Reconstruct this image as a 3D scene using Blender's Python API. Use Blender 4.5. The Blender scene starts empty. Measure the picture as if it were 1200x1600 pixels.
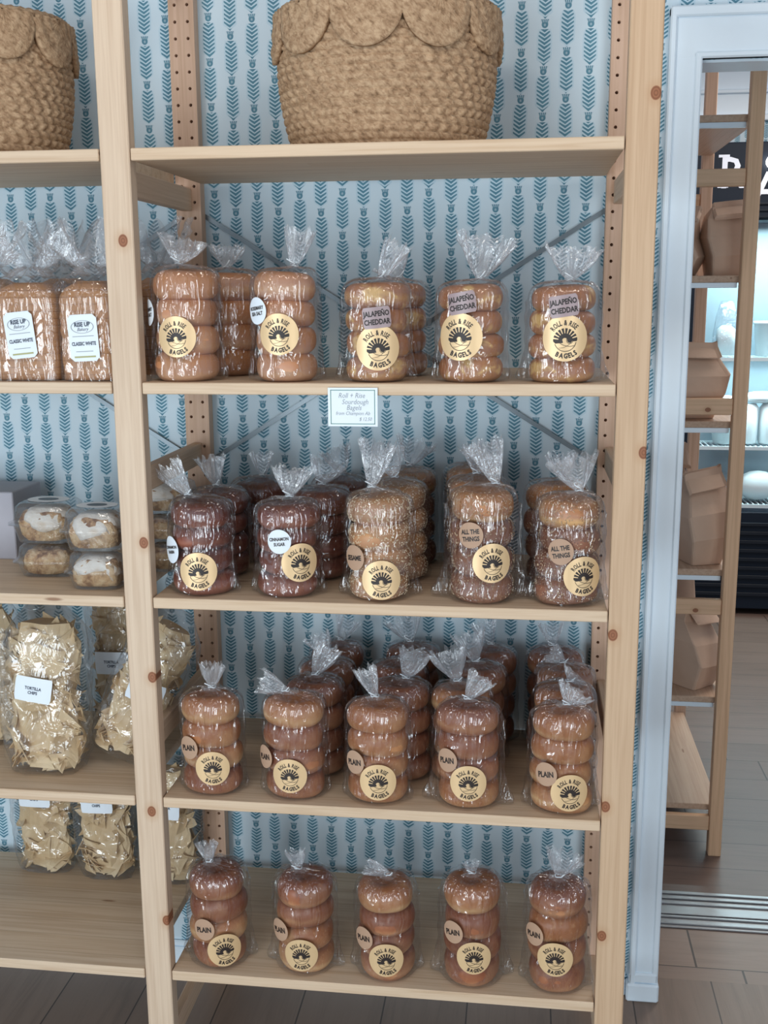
import bpy, math, random
import numpy as np
from mathutils import Matrix, Vector

random.seed(7)
PI = math.pi
S = bpy.context.scene
COL = S.collection

# ------------------------------------------------------------------ camera, world, lights, exposure
cam = bpy.data.objects.new('camera', bpy.data.cameras.new('camera'))
COL.objects.link(cam)
S.camera = cam
R_ = Vector((0.99180221, 0.12761389, -0.00656243))
U_ = Vector((-0.01890392, 0.19732299, 0.98015625))
F_ = Vector((-0.12637647, 0.97199709, -0.19811778))
cam.matrix_world = Matrix(((R_.x, U_.x, -F_.x, 0.675), (R_.y, U_.y, -F_.y, -1.855), (R_.z, U_.z, -F_.z, 1.6072), (0, 0, 0, 1)))
cam.data.sensor_fit = 'VERTICAL'
cam.data.sensor_height = 32
cam.data.sensor_width = 24
cam.data.lens = 33.77
cam.data.clip_start = 0.05

S.view_settings.view_transform = 'Standard'
S.view_settings.look = 'None'
S.view_settings.gamma = 1
S.view_settings.use_curve_mapping = False
S.view_settings.exposure = -0.34
S.cycles.transparent_max_bounces = 40
S.cycles.caustics_reflective = False
S.cycles.caustics_refractive = False

wd = bpy.data.worlds.new('world')
S.world = wd
wd.use_nodes = True
wd.node_tree.nodes['Background'].inputs[0].default_value = (0.76, 0.85, 1.0, 1)
wd.node_tree.nodes['Background'].inputs[1].default_value = 0.45


def area(name, loc, target, sx, sy, power, col):
    l = bpy.data.lights.new(name, 'AREA')
    l.shape = 'RECTANGLE'
    l.size, l.size_y, l.energy, l.color = sx, sy, power, col
    o = bpy.data.objects.new(name, l)
    COL.objects.link(o)
    o.location = loc
    o.rotation_euler = (Vector(target) - Vector(loc)).to_track_quat('-Z', 'Y').to_euler()
    return o


# window daylight from behind the camera; tall narrow panes shaped for streaks on film
for wx, e in ((-1.35, 32), (-0.75, 34), (-0.15, 22), (1.75, 20), (2.35, 20)):
    area('window_light', (wx, -3.3, 0.98), (wx * 0.25 + 0.3, 0.2, 0.70), 0.46, 1.85, e * 1.04, (0.84, 0.94, 1.0))
area('added_overhead_light', (0.05, -1.2, 2.65), (0.4, 0.1, 1.2), 0.9, 0.12, 7, (1.0, 0.90, 0.78))  # unseen warm indoor light, placed overhead to add sparkle on the bag tops
area('added_overhead_light', (1.1, -0.8, 2.65), (0.6, 0.1, 1.2), 0.9, 0.12, 4, (1.0, 0.90, 0.78))  # second unseen strip, likewise added for sparkle
area('added_overhead_light', (2.0, 2.3, 2.65), (1.9, 2.6, 0.0), 1.2, 1.2, 50, (1.0, 0.90, 0.80))  # unseen light added to brighten and warm the room beyond

# ------------------------------------------------------------------ node helpers


class V:
    """a scalar socket with arithmetic"""
    def __init__(self, nt, s): self.nt, self.s = nt, s
    def _m(self, op, *a, clamp=False):
        n = self.nt.nodes.new('ShaderNodeMath'); n.operation = op; n.use_clamp = clamp
        for i, x in enumerate((self,) + a):
            if isinstance(x, V): self.nt.links.new(x.s, n.inputs[i])
            else: n.inputs[i].default_value = x
        return V(self.nt, n.outputs[0])
    def __add__(self, o): return self._m('ADD', o)
    def __sub__(self, o): return self._m('SUBTRACT', o)
    def __mul__(self, o): return self._m('MULTIPLY', o)
    def __truediv__(self, o): return self._m('DIVIDE', o)
    def floor(self): return self._m('FLOOR')
    def fract(self): return self._m('FRACT')
    def abs(self): return self._m('ABSOLUTE')
    def sqrt(self): return self._m('SQRT')
    def sin(self): return self._m('SINE')
    def mod(self, o): return self._m('FLOORED_MODULO', o)
    def min(self, o): return self._m('MINIMUM', o)
    def max(self, o): return self._m('MAXIMUM', o)
    def lt(self, o): return self._m('LESS_THAN', o)
    def gt(self, o): return self._m('GREATER_THAN', o)
    def pw(self, o): return self._m('POWER', o)
    def clamp(self): return self._m('ADD', 0.0, clamp=True)
    def step(self, a, b):
        n = self.nt.nodes.new('ShaderNodeMapRange'); n.interpolation_type = 'SMOOTHSTEP'
        self.nt.links.new(self.s, n.inputs[0]); n.inputs[1].default_value = a; n.inputs[2].default_value = b
        return V(self.nt, n.outputs[0])


class Mat:
    def __init__(self, name, rough=0.6, spec=0.5, metal=0.0):
        self.m = bpy.data.materials.new(name); self.m.use_nodes = True
        self.nt = self.m.node_tree
        self.b = self.nt.nodes['Principled BSDF']
        self.b.inputs['Roughness'].default_value = rough
        self.b.inputs['Specular IOR Level'].default_value = spec
        self.b.inputs['Metallic'].default_value = metal
        self.tc = self.nt.nodes.new('ShaderNodeTexCoord')
    def xyz(self, which='Object'):
        s = self.nt.nodes.new('ShaderNodeSeparateXYZ'); self.nt.links.new(self.tc.outputs[which], s.inputs[0])
        return [V(self.nt, s.outputs[i]) for i in range(3)]
    def vec(self, x, y, z):
        c = self.nt.nodes.new('ShaderNodeCombineXYZ')
        for i, v in enumerate((x, y, z)):
            if isinstance(v, V): self.nt.links.new(v.s, c.inputs[i])
            else: c.inputs[i].default_value = v
        return c.outputs[0]
    def noise(self, vec, scale=1.0, detail=2.0, rough=0.5, dist=0.0):
        n = self.nt.nodes.new('ShaderNodeTexNoise'); n.inputs['Scale'].default_value = scale
        n.inputs['Detail'].default_value = detail; n.inputs['Roughness'].default_value = rough
        n.inputs['Distortion'].default_value = dist
        self.nt.links.new(vec, n.inputs['Vector']); return V(self.nt, n.outputs[0])
    def white(self, vec):
        n = self.nt.nodes.new('ShaderNodeTexWhiteNoise'); self.nt.links.new(vec, n.inputs['Vector']); return V(self.nt, n.outputs[0])
    def voro(self, vec, scale, rnd=1.0):
        n = self.nt.nodes.new('ShaderNodeTexVoronoi'); n.inputs['Scale'].default_value = scale
        n.inputs['Randomness'].default_value = rnd
        self.nt.links.new(vec, n.inputs['Vector']); return V(self.nt, n.outputs['Distance']), n.outputs['Color']
    def rnd(self):
        n = self.nt.nodes.new('ShaderNodeObjectInfo'); return V(self.nt, n.outputs['Random'])
    def mix(self, f, a, b):
        n = self.nt.nodes.new('ShaderNodeMix'); n.data_type = 'RGBA'
        for i, x in ((0, f), (6, a), (7, b)):
            if isinstance(x, V): self.nt.links.new(x.s, n.inputs[i])
            elif isinstance(x, (int, float)): n.inputs[i].default_value = x
            elif isinstance(x, tuple): n.inputs[i].default_value = tuple(x) + (1,)
            else: self.nt.links.new(x, n.inputs[i])
        return n.outputs[2]
    def ramp(self, f, stops):
        n = self.nt.nodes.new('ShaderNodeValToRGB'); e = n.color_ramp.elements
        while len(e) < len(stops): e.new(0.5)
        for k, (p, c) in enumerate(stops): e[k].position = p; e[k].color = tuple(c) + (1,)
        self.nt.links.new(f.s, n.inputs[0]); return n.outputs[0]
    def color(self, c):
        if isinstance(c, tuple): self.b.inputs['Base Color'].default_value = c + (1,)
        else: self.nt.links.new(c, self.b.inputs['Base Color'])
        return self
    def bump(self, h, strength=0.3, dist=0.002, to=None):
        n = self.nt.nodes.new('ShaderNodeBump'); n.inputs['Strength'].default_value = strength; n.inputs['Distance'].default_value = dist
        self.nt.links.new(h.s, n.inputs['Height'])
        if to is None: self.nt.links.new(n.outputs[0], self.b.inputs['Normal'])
        return n.outputs[0]


def plain(name, col, rough=0.6, spec=0.5, metal=0.0, var=0.06):
    m = Mat(name, rough, spec, metal)
    n = m.noise(m.tc.outputs['Object'], 30, 3)
    c2 = tuple(max(0, c * (1 - var)) for c in col)
    m.color(m.mix(n, c2, col)); m.bump(n, 0.06, 0.001)
    return m.m


def pine(name, axis, knots=(), kr=0.009, light=(0.70, 0.55, 0.41), dark=(0.56, 0.41, 0.29), strips=0.0, rough=0.55):
    """pine with its grain along axis (0 x, 1 y, 2 z); knots: (x, z) places on the front face"""
    m = Mat(name, rough, 0.3)
    x, y, z = m.xyz()
    P = [x, y, z]
    cross = [P[i] for i in range(3) if i != axis]
    long = P[axis]
    q = m.noise(m.vec(long * 2.0, cross[0] * 9.0, cross[1] * 9.0), 1.0, 2)
    off = 0.0
    if strips:
        k = (y / strips + 0.37).floor()
        off = m.white(m.vec(k, (long * 0.9 + k * 0.37).floor(), 0.0))
        fine = m.noise(m.vec(long * 3.5 + off * 9.0, cross[0] * 95.0, cross[1] * 95.0), 1.0, 3, 0.6, 0.5)
    else:
        fine = m.noise(m.vec(long * 3.5, cross[0] * 120.0, cross[1] * 120.0), 1.0, 3, 0.6, 0.5)
    ringd = None
    mask = None
    for (kx, kz) in knots:
        dx = (x - kx)
        dz = (z - kz)
        if axis == 2: d = (dx * dx + dz * dz * 0.6).sqrt()
        else: d = (dx * dx * 0.6 + dz * dz).sqrt()
        mask = d if mask is None else mask.min(d)
    g = (fine.step(0.3, 0.75) * 0.75 + q * 0.35).clamp()
    col = m.ramp(g, [(0.0, light), (0.55, tuple((a + b) / 2 for a, b in zip(light, dark))), (1.0, dark)])
    if strips:
        col = m.mix((off - 0.25) * 0.55, col, (0.60, 0.42, 0.26))
        e = (y / strips + 0.37).fract()
        col = m.mix(e.lt(0.035) * 0.35, col, (0.30, 0.19, 0.11))
    if mask is not None:
        col = m.mix((mask / kr).step(2.6, 0.9) * 0.35, col, (0.45, 0.25, 0.13))
        rings = ((mask / kr) * 14.0).sin() * 0.25 + 0.6
        kc = m.mix(rings, (0.15, 0.055, 0.028), (0.36, 0.15, 0.075))
        col = m.mix((mask / kr).step(1.08, 0.92), col, kc)
    # a few small natural pin knots
    d, _ = m.voro(m.vec(P[0] * (1 if axis == 0 else 5), P[1] * (1 if axis == 1 else 5), P[2] * (1 if axis == 2 else 5)), 3.1)
    col = m.mix(d.step(0.075, 0.03) * 0.8, col, (0.22, 0.10, 0.05))
    m.color(col)
    m.bump(fine, 0.12, 0.001)
    return m.m


# ------------------------------------------------------------------ mesh helpers
def mk(name, verts, faces, mat=None, parent=None, smooth=False, mats=None, fm=None, loc=None):
    me = bpy.data.meshes.new(name)
    me.from_pydata([tuple(map(float, v)) for v in verts], [], [tuple(f) for f in faces])
    if mats:
        for q in mats: me.materials.append(q)
    elif mat: me.materials.append(mat)
    if fm is not None: me.polygons.foreach_set('material_index', fm)
    if smooth: me.polygons.foreach_set('use_smooth', [True] * len(me.polygons))
    me.update()
    o = bpy.data.objects.new(name, me)
    COL.objects.link(o)
    if parent: o.parent = parent
    if loc: o.location = loc
    return o


def inst(name, mesh, parent=None, loc=(0, 0, 0), rot=(0, 0, 0), scale=(1, 1, 1)):
    o = bpy.data.objects.new(name, mesh); COL.objects.link(o)
    if parent: o.parent = parent
    o.location, o.rotation_euler, o.scale = loc, rot, scale
    return o


def tag(o, label=None, cat=None, group=None, kind=None):
    if label: o['label'] = label
    if cat: o['category'] = cat
    if group: o['group'] = group
    if kind: o['kind'] = kind
    return o


def thing(name, label, cat, loc=(0, 0, 0), rot=(0, 0, 0), group=None):
    o = bpy.data.objects.new(name, None); COL.objects.link(o)
    o.empty_display_size = 0.05
    o.location, o.rotation_euler = loc, rot
    return tag(o, label, cat, group)


class G:
    """gathers vertices and faces"""
    def __init__(self): self.v, self.f, self.m = [], [], []
    def add(self, v, f, mi=0):
        b = len(self.v); self.v += [tuple(p) for p in v]; self.f += [tuple(i + b for i in q) for q in f]; self.m += [mi] * len(f)
    def box(self, a, b, bev=0.0, mi=0):
        (x0, y0, z0), (x1, y1, z1) = a, b
        if bev <= 0:
            self.add([(x0, y0, z0), (x1, y0, z0), (x1, y1, z0), (x0, y1, z0), (x0, y0, z1), (x1, y0, z1), (x1, y1, z1), (x0, y1, z1)],
                     [(0, 3, 2, 1), (4, 5, 6, 7), (0, 1, 5, 4), (1, 2, 6, 5), (2, 3, 7, 6), (3, 0, 4, 7)], mi)
            return
        c = bev
        X, Y, Z = (x0, x1), (y0, y1), (z0, z1)
        vs, idx = [], {}
        for i in (0, 1):
            for j in (0, 1):
                for k in (0, 1):
                    for ax in range(3):
                        p = [X[i], Y[j], Z[k]]
                        for t, s in enumerate((i, j, k)):
                            if t != ax: p[t] += c * (1 - 2 * s)
                        # vertex lying on the face whose normal is ax
                        idx[(i, j, k, ax)] = len(vs); vs.append(p)
        fs = []
        fs += [tuple(idx[(i, j, k, 0)] for j, k in ((0, 0), (1, 0), (1, 1), (0, 1))) for i in (0, 1)]
        fs += [tuple(idx[(i, j, k, 1)] for i, k in ((0, 0), (1, 0), (1, 1), (0, 1))) for j in (0, 1)]
        fs += [tuple(idx[(i, j, k, 2)] for i, j in ((0, 0), (1, 0), (1, 1), (0, 1))) for k in (0, 1)]
        for i in (0, 1):
            for j in (0, 1): fs.append((idx[(i, j, 0, 0)], idx[(i, j, 1, 0)], idx[(i, j, 1, 1)], idx[(i, j, 0, 1)]))
            for k in (0, 1): fs.append((idx[(i, 0, k, 0)], idx[(i, 1, k, 0)], idx[(i, 1, k, 2)], idx[(i, 0, k, 2)]))
        for j in (0, 1):
            for k in (0, 1): fs.append((idx[(0, j, k, 1)], idx[(1, j, k, 1)], idx[(1, j, k, 2)], idx[(0, j, k, 2)]))
        for i in (0, 1):
            for j in (0, 1):
                for k in (0, 1): fs.append((idx[(i, j, k, 0)], idx[(i, j, k, 1)], idx[(i, j, k, 2)]))
        cx, cy, cz = (x0 + x1) / 2, (y0 + y1) / 2, (z0 + z1) / 2
        out = []
        for f in fs:
            p = [Vector(vs[q]) for q in f]
            n = (p[1] - p[0]).cross(p[2] - p[0]); ce = sum(p, Vector()) / len(p) - Vector((cx, cy, cz))
            out.append(f if n.dot(ce) > 0 else tuple(reversed(f)))
        self.add(vs, out, mi)
    def tube(self, pts, r, n=8, mi=0):
        pts = [Vector(p) for p in pts]
        rs = r if isinstance(r, (list, tuple)) else [r] * len(pts)
        vs, fs = [], []
        for k, p in enumerate(pts):
            d = (pts[min(k + 1, len(pts) - 1)] - pts[max(k - 1, 0)]).normalized()
            a = d.orthogonal().normalized() if k == 0 else (A - d * A.dot(d)).normalized()
            A = a; b = d.cross(a)
            for i in range(n):
                t = 2 * PI * i / n; vs.append(p + (a * math.cos(t) + b * math.sin(t)) * rs[k])
        for k in range(len(pts) - 1):
            for i in range(n):
                j = (i + 1) % n; fs.append((k * n + i, k * n + j, (k + 1) * n + j, (k + 1) * n + i))
        fs.append(tuple(reversed(range(n)))); fs.append(tuple((len(pts) - 1) * n + i for i in range(n)))
        self.add(vs, fs, mi)
    def build(self, name, mat=None, parent=None, smooth=False, mats=None, loc=None):
        return mk(name, self.v, self.f, mat, parent, smooth, mats, self.m if mats else None, loc)


def loft(rings, n=48, cap0=True, cap1=True, fn=None):
    """rings: (cx, cy, cz, rx, ry, e) with superellipse exponent e; fn(theta, k/(K-1), p) -> p"""
    vs, fs = [], []
    K = len(rings)
    for k, (cx, cy, cz, rx, ry, e) in enumerate(rings):
        for i in range(n):
            t = 2 * PI * i / n
            c, s = math.cos(t), math.sin(t)
            x = rx * math.copysign(abs(c) ** (2 / e), c); y = ry * math.copysign(abs(s) ** (2 / e), s)
            p = (cx + x, cy + y, cz)
            if fn: p = fn(t, k / (K - 1), p)
            vs.append(p)
    for k in range(K - 1):
        for i in range(n):
            j = (i + 1) % n; fs.append((k * n + i, k * n + j, (k + 1) * n + j, (k + 1) * n + i))
    if cap0: fs.append(tuple(reversed(range(n))))
    if cap1: fs.append(tuple((K - 1) * n + i for i in range(n)))
    return vs, fs


def boxobj(name, a, b, mat, parent=None, bev=0.0):
    g = G(); g.box(a, b, bev); return g.build(name, mat, parent)


def struct(o): o['kind'] = 'structure'; return o


_txt = {}


def text2d(s, size=1.0, bold=0.0, squeeze=1.0, shear=0.0):
    key = (s, bold, shear)
    if key not in _txt:
        c = bpy.data.curves.new('t', 'FONT'); c.body = s; c.size = 1.0; c.offset = bold; c.shear = shear
        c.align_x = 'CENTER'; c.resolution_u = 2
        o = bpy.data.objects.new('t', c); COL.objects.link(o)
        bpy.context.view_layer.update()
        e = o.evaluated_get(bpy.context.evaluated_depsgraph_get()); me = e.to_mesh()
        vs = [(v.co.x, v.co.y) for v in me.vertices]; fs = [tuple(p.vertices) for p in me.polygons]
        e.to_mesh_clear(); bpy.data.objects.remove(o); bpy.data.curves.remove(c)
        if vs:
            ym = 0.35
            vs = [(x, y - ym) for x, y in vs]
        _txt[key] = (vs, fs)
    vs, fs = _txt[key]
    return [(x * size * squeeze, y * size) for x, y in vs], fs


def _adv(ch):
    vs, _ = text2d(ch, 1, 0.02)
    return (max(v[0] for v in vs) - min(v[0] for v in vs)) if vs else 0.3


def arc_text(s, rad, size, bottom=False, bold=0.03, squeeze=0.8, gap=0.12):
    """letters standing on an arc; returns 2-d verts, faces"""
    w = [(_adv(c) + gap) * size * squeeze for c in s]
    tot = sum(w); pos = -tot / 2
    V2, F2 = [], []
    for c, wi in zip(s, w):
        a = (pos + wi / 2) / rad; pos += wi
        if c == ' ': continue
        vs, fs = text2d(c, size, bold, squeeze)
        xc = (max(v[0] for v in vs) + min(v[0] for v in vs)) / 2
        b = len(V2)
        for x, y in vs:
            x -= xc
            if not bottom:
                V2.append((math.sin(a) * (rad + y) + math.cos(a) * x, math.cos(a) * (rad + y) - math.sin(a) * x))
            else:
                V2.append((math.sin(a) * (rad - y) + math.cos(a) * x, -math.cos(a) * (rad - y) + math.sin(a) * x))
        F2 += [tuple(q + b for q in f) for f in fs]
    return V2, F2


# ------------------------------------------------------------------ materials
def wallpaper():
    m = Mat('striped_leaf_wallpaper', 0.7, 0.25)
    x, y, z = m.xyz()
    sp = 0.0455; per = 0.0875
    wav = m.noise(m.vec(x * 0.0 + (x / sp).floor() * 3.1, 0.0, z * 9.0), 1.0, 1) - 0.5
    xs = (x + 0.004) / sp
    col = xs.floor()
    u = (xs.fract() - 0.5) * sp + wav * 0.006
    au = u.abs()
    par = col.mod(2.0)
    t = ((z + 0.013) / per + par * 0.42 + m.white(m.vec(col, 3.0, 0.0)) * 0.08).fract()
    # leaves: t 0..0.80, flower 0.82..1
    inleaf = t.lt(0.785) * t.gt(0.01)
    pitch = 0.0079
    s = ((z + 0.013) - au * 0.75 + m.noise(m.vec(x * 60.0, 0.0, z * 60.0), 1.0, 1) * 0.0018) / pitch
    duty = s.fract()
    wid = (t.step(0.0, 0.16) * (t.step(0.86, 0.62) * 0.35 + 0.65)) * 0.0108 + 0.0012
    taper = (au / wid)
    leaf = duty.lt((taper * -0.24 + 0.66)) * taper.lt(1.0) * inleaf
    # flower: cup with spiky crown
    fy = (t - 0.892) * per * 0.82
    cup = ((u * u) * 1.0 + (fy + 0.0005) * (fy + 0.0005) * 1.3).sqrt().lt(0.0064)
    cup = cup * fy.lt(0.0028)
    ang = (u / (fy + 0.0105))
    spike = ((ang * 14.0).sin().abs()).gt(0.45) * fy.gt(-0.001) * fy.lt(0.0075) * ang.abs().lt(0.50)
    inner = ((u * u) + (fy + 0.0012) * (fy + 0.0012)).sqrt().lt(0.0021)
    fl = (cup.max(spike)) * (inner * 0.45 * -1.0 + 1.0)
    ink = m.mix(m.noise(m.tc.outputs['Object'], 90, 2), (0.035, 0.15, 0.23), (0.085, 0.27, 0.36))
    halo = taper.lt(1.25) * inleaf
    paper = m.mix(m.noise(m.tc.outputs['Object'], 6, 2), (0.58, 0.70, 0.78), (0.64, 0.75, 0.82))
    base = m.mix(halo * 0.45, paper, (0.42, 0.61, 0.72))
    m.color(m.mix(leaf.max(fl) * 0.92, base, ink))
    return m.m


def planks(name, along, w=0.19, L=1.25, tint=(0.30, 0.235, 0.19)):
    m = Mat(name, 0.42, 0.4)
    x, y, z = m.xyz()
    a, c = (x, y) if along == 0 else (y, x)
    k = (c / w).floor()
    r = m.white(m.vec(k, 1.7, 0.0))
    la = a / L + r * 5.0
    k2 = m.white(m.vec(k, la.floor(), 2.0))
    g = m.noise(m.vec(a * 3.0 + k2 * 20.0, c * 38.0, 0.0), 1.0, 4, 0.65, 1.2)
    g2 = m.noise(m.vec(a * 1.2 + k2 * 9.0, c * 7.0, 0.0), 1.0, 3, 0.6, 0.8)
    d = tuple(v * 0.58 for v in tint)
    col = m.ramp((g * 0.6 + g2 * 0.5), [(0.25, d), (0.55, tint), (0.85, tuple(v * 1.18 for v in tint))])
    col = m.mix(k2 * 0.45, col, tuple(v * 0.66 for v in tint))
    seam = ((c / w).fract().lt(0.018)).max(la.fract().lt(0.004))
    m.color(m.mix(seam * 0.8, col, (0.03, 0.022, 0.018)))
    m.bump(g, 0.1, 0.001)
    return m.m


def film(name, haze, gloss=0.10, rough=0.09, sc=(55, 55, 11), strength=0.55, dist=0.004, edge=0.28):
    m = bpy.data.materials.new(name); m.use_nodes = True
    nt = m.node_tree; nt.nodes.clear()
    out = nt.nodes.new('ShaderNodeOutputMaterial')
    tc = nt.nodes.new('ShaderNodeTexCoord'); mp = nt.nodes.new('ShaderNodeMapping'); mp.inputs['Scale'].default_value = sc
    nt.links.new(tc.outputs['Object'], mp.inputs[0])
    no = nt.nodes.new('ShaderNodeTexNoise'); no.inputs['Scale'].default_value = 1; no.inputs['Detail'].default_value = 3
    no.inputs['Distortion'].default_value = 0.8
    nt.links.new(mp.outputs[0], no.inputs['Vector'])
    bp = nt.nodes.new('ShaderNodeBump'); bp.inputs['Strength'].default_value = strength; bp.inputs['Distance'].default_value = dist
    f1 = nt.nodes.new('ShaderNodeMath'); f1.operation = 'SUBTRACT'; f1.inputs[1].default_value = 0.5; nt.links.new(no.outputs[0], f1.inputs[0])
    f2 = nt.nodes.new('ShaderNodeMath'); f2.operation = 'ABSOLUTE'; nt.links.new(f1.outputs[0], f2.inputs[0])
    f3 = nt.nodes.new('ShaderNodeMath'); f3.operation = 'MULTIPLY_ADD'; f3.inputs[1].default_value = -2.2; nt.links.new(f2.outputs[0], f3.inputs[0])
    nt.links.new(no.outputs[0], f3.inputs[2]); nt.links.new(f3.outputs[0], bp.inputs['Height'])
    tr = nt.nodes.new('ShaderNodeBsdfTransparent'); tr.inputs[0].default_value = (0.97, 0.975, 0.985, 1)
    gl = nt.nodes.new('ShaderNodeBsdfGlossy'); gl.inputs['Roughness'].default_value = rough
    df = nt.nodes.new('ShaderNodeBsdfDiffuse'); df.inputs[0].default_value = (0.92, 0.95, 1.0, 1)
    tl = nt.nodes.new('ShaderNodeBsdfTranslucent'); tl.inputs[0].default_value = (0.92, 0.95, 1.0, 1)
    fr = nt.nodes.new('ShaderNodeLayerWeight'); fr.inputs['Blend'].default_value = 0.5
    pw = nt.nodes.new('ShaderNodeMath'); pw.operation = 'POWER'; pw.inputs[1].default_value = 3.0
    nt.links.new(fr.outputs['Facing'], pw.inputs[0])
    nt.links.new(bp.outputs[0], gl.inputs['Normal']); nt.links.new(bp.outputs[0], fr.inputs['Normal'])
    nt.links.new(bp.outputs[0], df.inputs['Normal'])
    ma = nt.nodes.new('ShaderNodeMath'); ma.operation = 'MULTIPLY_ADD'; ma.use_clamp = True
    nt.links.new(pw.outputs[0], ma.inputs[0]); ma.inputs[1].default_value = edge; ma.inputs[2].default_value = gloss
    mh = nt.nodes.new('ShaderNodeMixShader'); nt.links.new(df.outputs[0], mh.inputs[1]); nt.links.new(tl.outputs[0], mh.inputs[2])
    m1 = nt.nodes.new('ShaderNodeMixShader'); m1.inputs[0].default_value = haze
    nt.links.new(tr.outputs[0], m1.inputs[1]); nt.links.new(mh.outputs[0], m1.inputs[2])
    m2 = nt.nodes.new('ShaderNodeMixShader'); nt.links.new(ma.outputs[0], m2.inputs[0])
    nt.links.new(m1.outputs[0], m2.inputs[1]); nt.links.new(gl.outputs[0], m2.inputs[2])
    nt.links.new(m2.outputs[0], out.inputs[0])
    return m


def bread(name, top, side, belly, seeds=None, patch=None, rough=0.42):
    m = Mat(name, rough, 0.45)
    x, y, z = m.xyz()
    obj = m.tc.outputs['Object']
    n = m.noise(obj, 26, 3, 0.6); n2 = m.noise(obj, 7, 2)
    r = m.rnd()
    h = (z / 0.049) + n * 0.55 - 0.27 + (r - 0.5) * 0.45
    col = m.ramp(h.clamp(), [(0.0, side), (0.25, belly), (0.45, side), (0.85, top)])
    col = m.mix((n2.step(0.35, 0.65) * 0.7 + r * 0.5 - 0.2).clamp() * 0.8, col, top)
    col = m.mix(m.noise(obj, 16, 2).step(0.55, 0.7) * 0.35, col, belly)
    col = m.mix(m.noise(obj, 120, 2).step(0.55, 0.75) * 0.25, col, belly)
    if patch:
        p = m.noise(obj, 22, 2, 0.6, 0.6)
        col = m.mix(p.step(0.56, 0.68) * 0.8, col, patch)
    if seeds:
        for (sc, thr, c) in seeds:
            d, cc = m.voro(m.vec(x * 1.0, y * 1.0, z * 0.55), sc)
            col = m.mix(d.step(thr, thr * 0.7), col, c)
    m.color(col); m.bump(n, 0.25, 0.002)
    return m.m


M = {}
M['wallpaper'] = wallpaper()
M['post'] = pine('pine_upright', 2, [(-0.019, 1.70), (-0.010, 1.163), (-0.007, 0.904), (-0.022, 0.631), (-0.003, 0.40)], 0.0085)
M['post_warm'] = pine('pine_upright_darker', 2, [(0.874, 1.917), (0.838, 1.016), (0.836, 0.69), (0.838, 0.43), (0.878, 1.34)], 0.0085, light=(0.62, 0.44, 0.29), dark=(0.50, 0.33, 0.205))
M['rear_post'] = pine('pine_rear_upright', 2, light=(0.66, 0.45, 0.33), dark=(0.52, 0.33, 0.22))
M['shelf'] = pine('pine_shelf', 0, strips=0.058, light=(0.72, 0.57, 0.42), dark=(0.54, 0.38, 0.25))
M['rack_post'] = pine('pine_rack_upright', 2, light=(0.74, 0.48, 0.30), dark=(0.56, 0.34, 0.20))
M['rung'] = pine('pine_rung', 1, light=(0.70, 0.52, 0.38), dark=(0.55, 0.38, 0.25))
M['pine_x'] = pine('pine_crossbar', 0, [(1.165, 1.296), (1.16, 0.737)], 0.006, light=(0.72, 0.47, 0.30), dark=(0.56, 0.35, 0.21))
M['pine_end'] = plain('pine_end_grain', (0.55, 0.33, 0.20), 0.8)
M['steel'] = plain('galvanised_steel', (0.16, 0.19, 0.21), 0.4, 0.5, 0.7)
M['alu'] = plain('brushed_aluminium', (0.36, 0.36, 0.37), 0.42, 0.5, 0.8)
M['paint'] = plain('white_gloss_paint', (0.74, 0.84, 0.92), 0.35, 0.5, 0, 0.03)
M['floor'] = planks('grey_brown_planks', 1, tint=(0.27, 0.19, 0.145))
M['floor_x'] = planks('grey_brown_planks_crosswise', 0, tint=(0.31, 0.215, 0.165))
M['floor_n'] = planks('grey_planks_next_room', 0, w=0.15, tint=(0.18, 0.122, 0.098))
M['film'] = film('clear_film', 0.014, 0.13, 0.035, (33, 33, 6), 1.0, 0.013, 0.28)
M['film_gathered'] = film('gathered_film', 0.22, 0.12, 0.14, (90, 90, 60), 0.8, 0.004)
M['film_chips'] = film('shiny_film', 0.02, 0.13, 0.05, (28, 28, 22), 0.9, 0.008)
M['clam'] = film('clear_moulded_plastic', 0.05, 0.11, 0.05, (22, 22, 22), 0.5, 0.004, 0.45)
M['glass'] = film('fridge_glass', 0.01, 0.03, 0.02, (1, 1, 1), 0.0, 0.001)
M['bagel_plain'] = bread('plain_bagel_crust', (0.36, 0.13, 0.050), (0.52, 0.24, 0.105), (0.74, 0.46, 0.23))
M['bagel_plain_dark'] = bread('browned_bagel_crust', (0.24, 0.075, 0.038), (0.36, 0.14, 0.068), (0.52, 0.26, 0.13))
M['bagel_cinnamon'] = bread('cinnamon_bagel_crust', (0.13, 0.034, 0.022), (0.21, 0.060, 0.038), (0.32, 0.12, 0.075))
M['bagel_cheddar'] = bread('cheddar_bagel_crust', (0.42, 0.17, 0.075), (0.44, 0.20, 0.11), (0.60, 0.33, 0.15), patch=(0.80, 0.52, 0.20))
M['bagel_sesame'] = bread('sesame_bagel_crust', (0.52, 0.26, 0.11), (0.46, 0.24, 0.14), (0.5, 0.29, 0.17))
M['bagel_seeded'] = bread('seeded_bagel_crust', (0.48, 0.21, 0.08), (0.42, 0.20, 0.11), (0.66, 0.40, 0.18), seeds=[(230, 0.0016 * 230 * 0.55, (0.07, 0.035, 0.03))])
M['bagel_seeded_dark'] = bread('dark_seeded_bagel_crust', (0.24, 0.095, 0.055), (0.27, 0.12, 0.075), (0.36, 0.18, 0.11), seeds=[(230, 0.0016 * 230 * 0.55, (0.06, 0.03, 0.03))])
M['bagel_salt'] = bread('rosemary_bagel_crust', (0.52, 0.22, 0.09), (0.54, 0.27, 0.16), (0.66, 0.38, 0.22))
M['seed'] = plain('sesame_seed', (0.80, 0.66, 0.46), 0.5)
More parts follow.
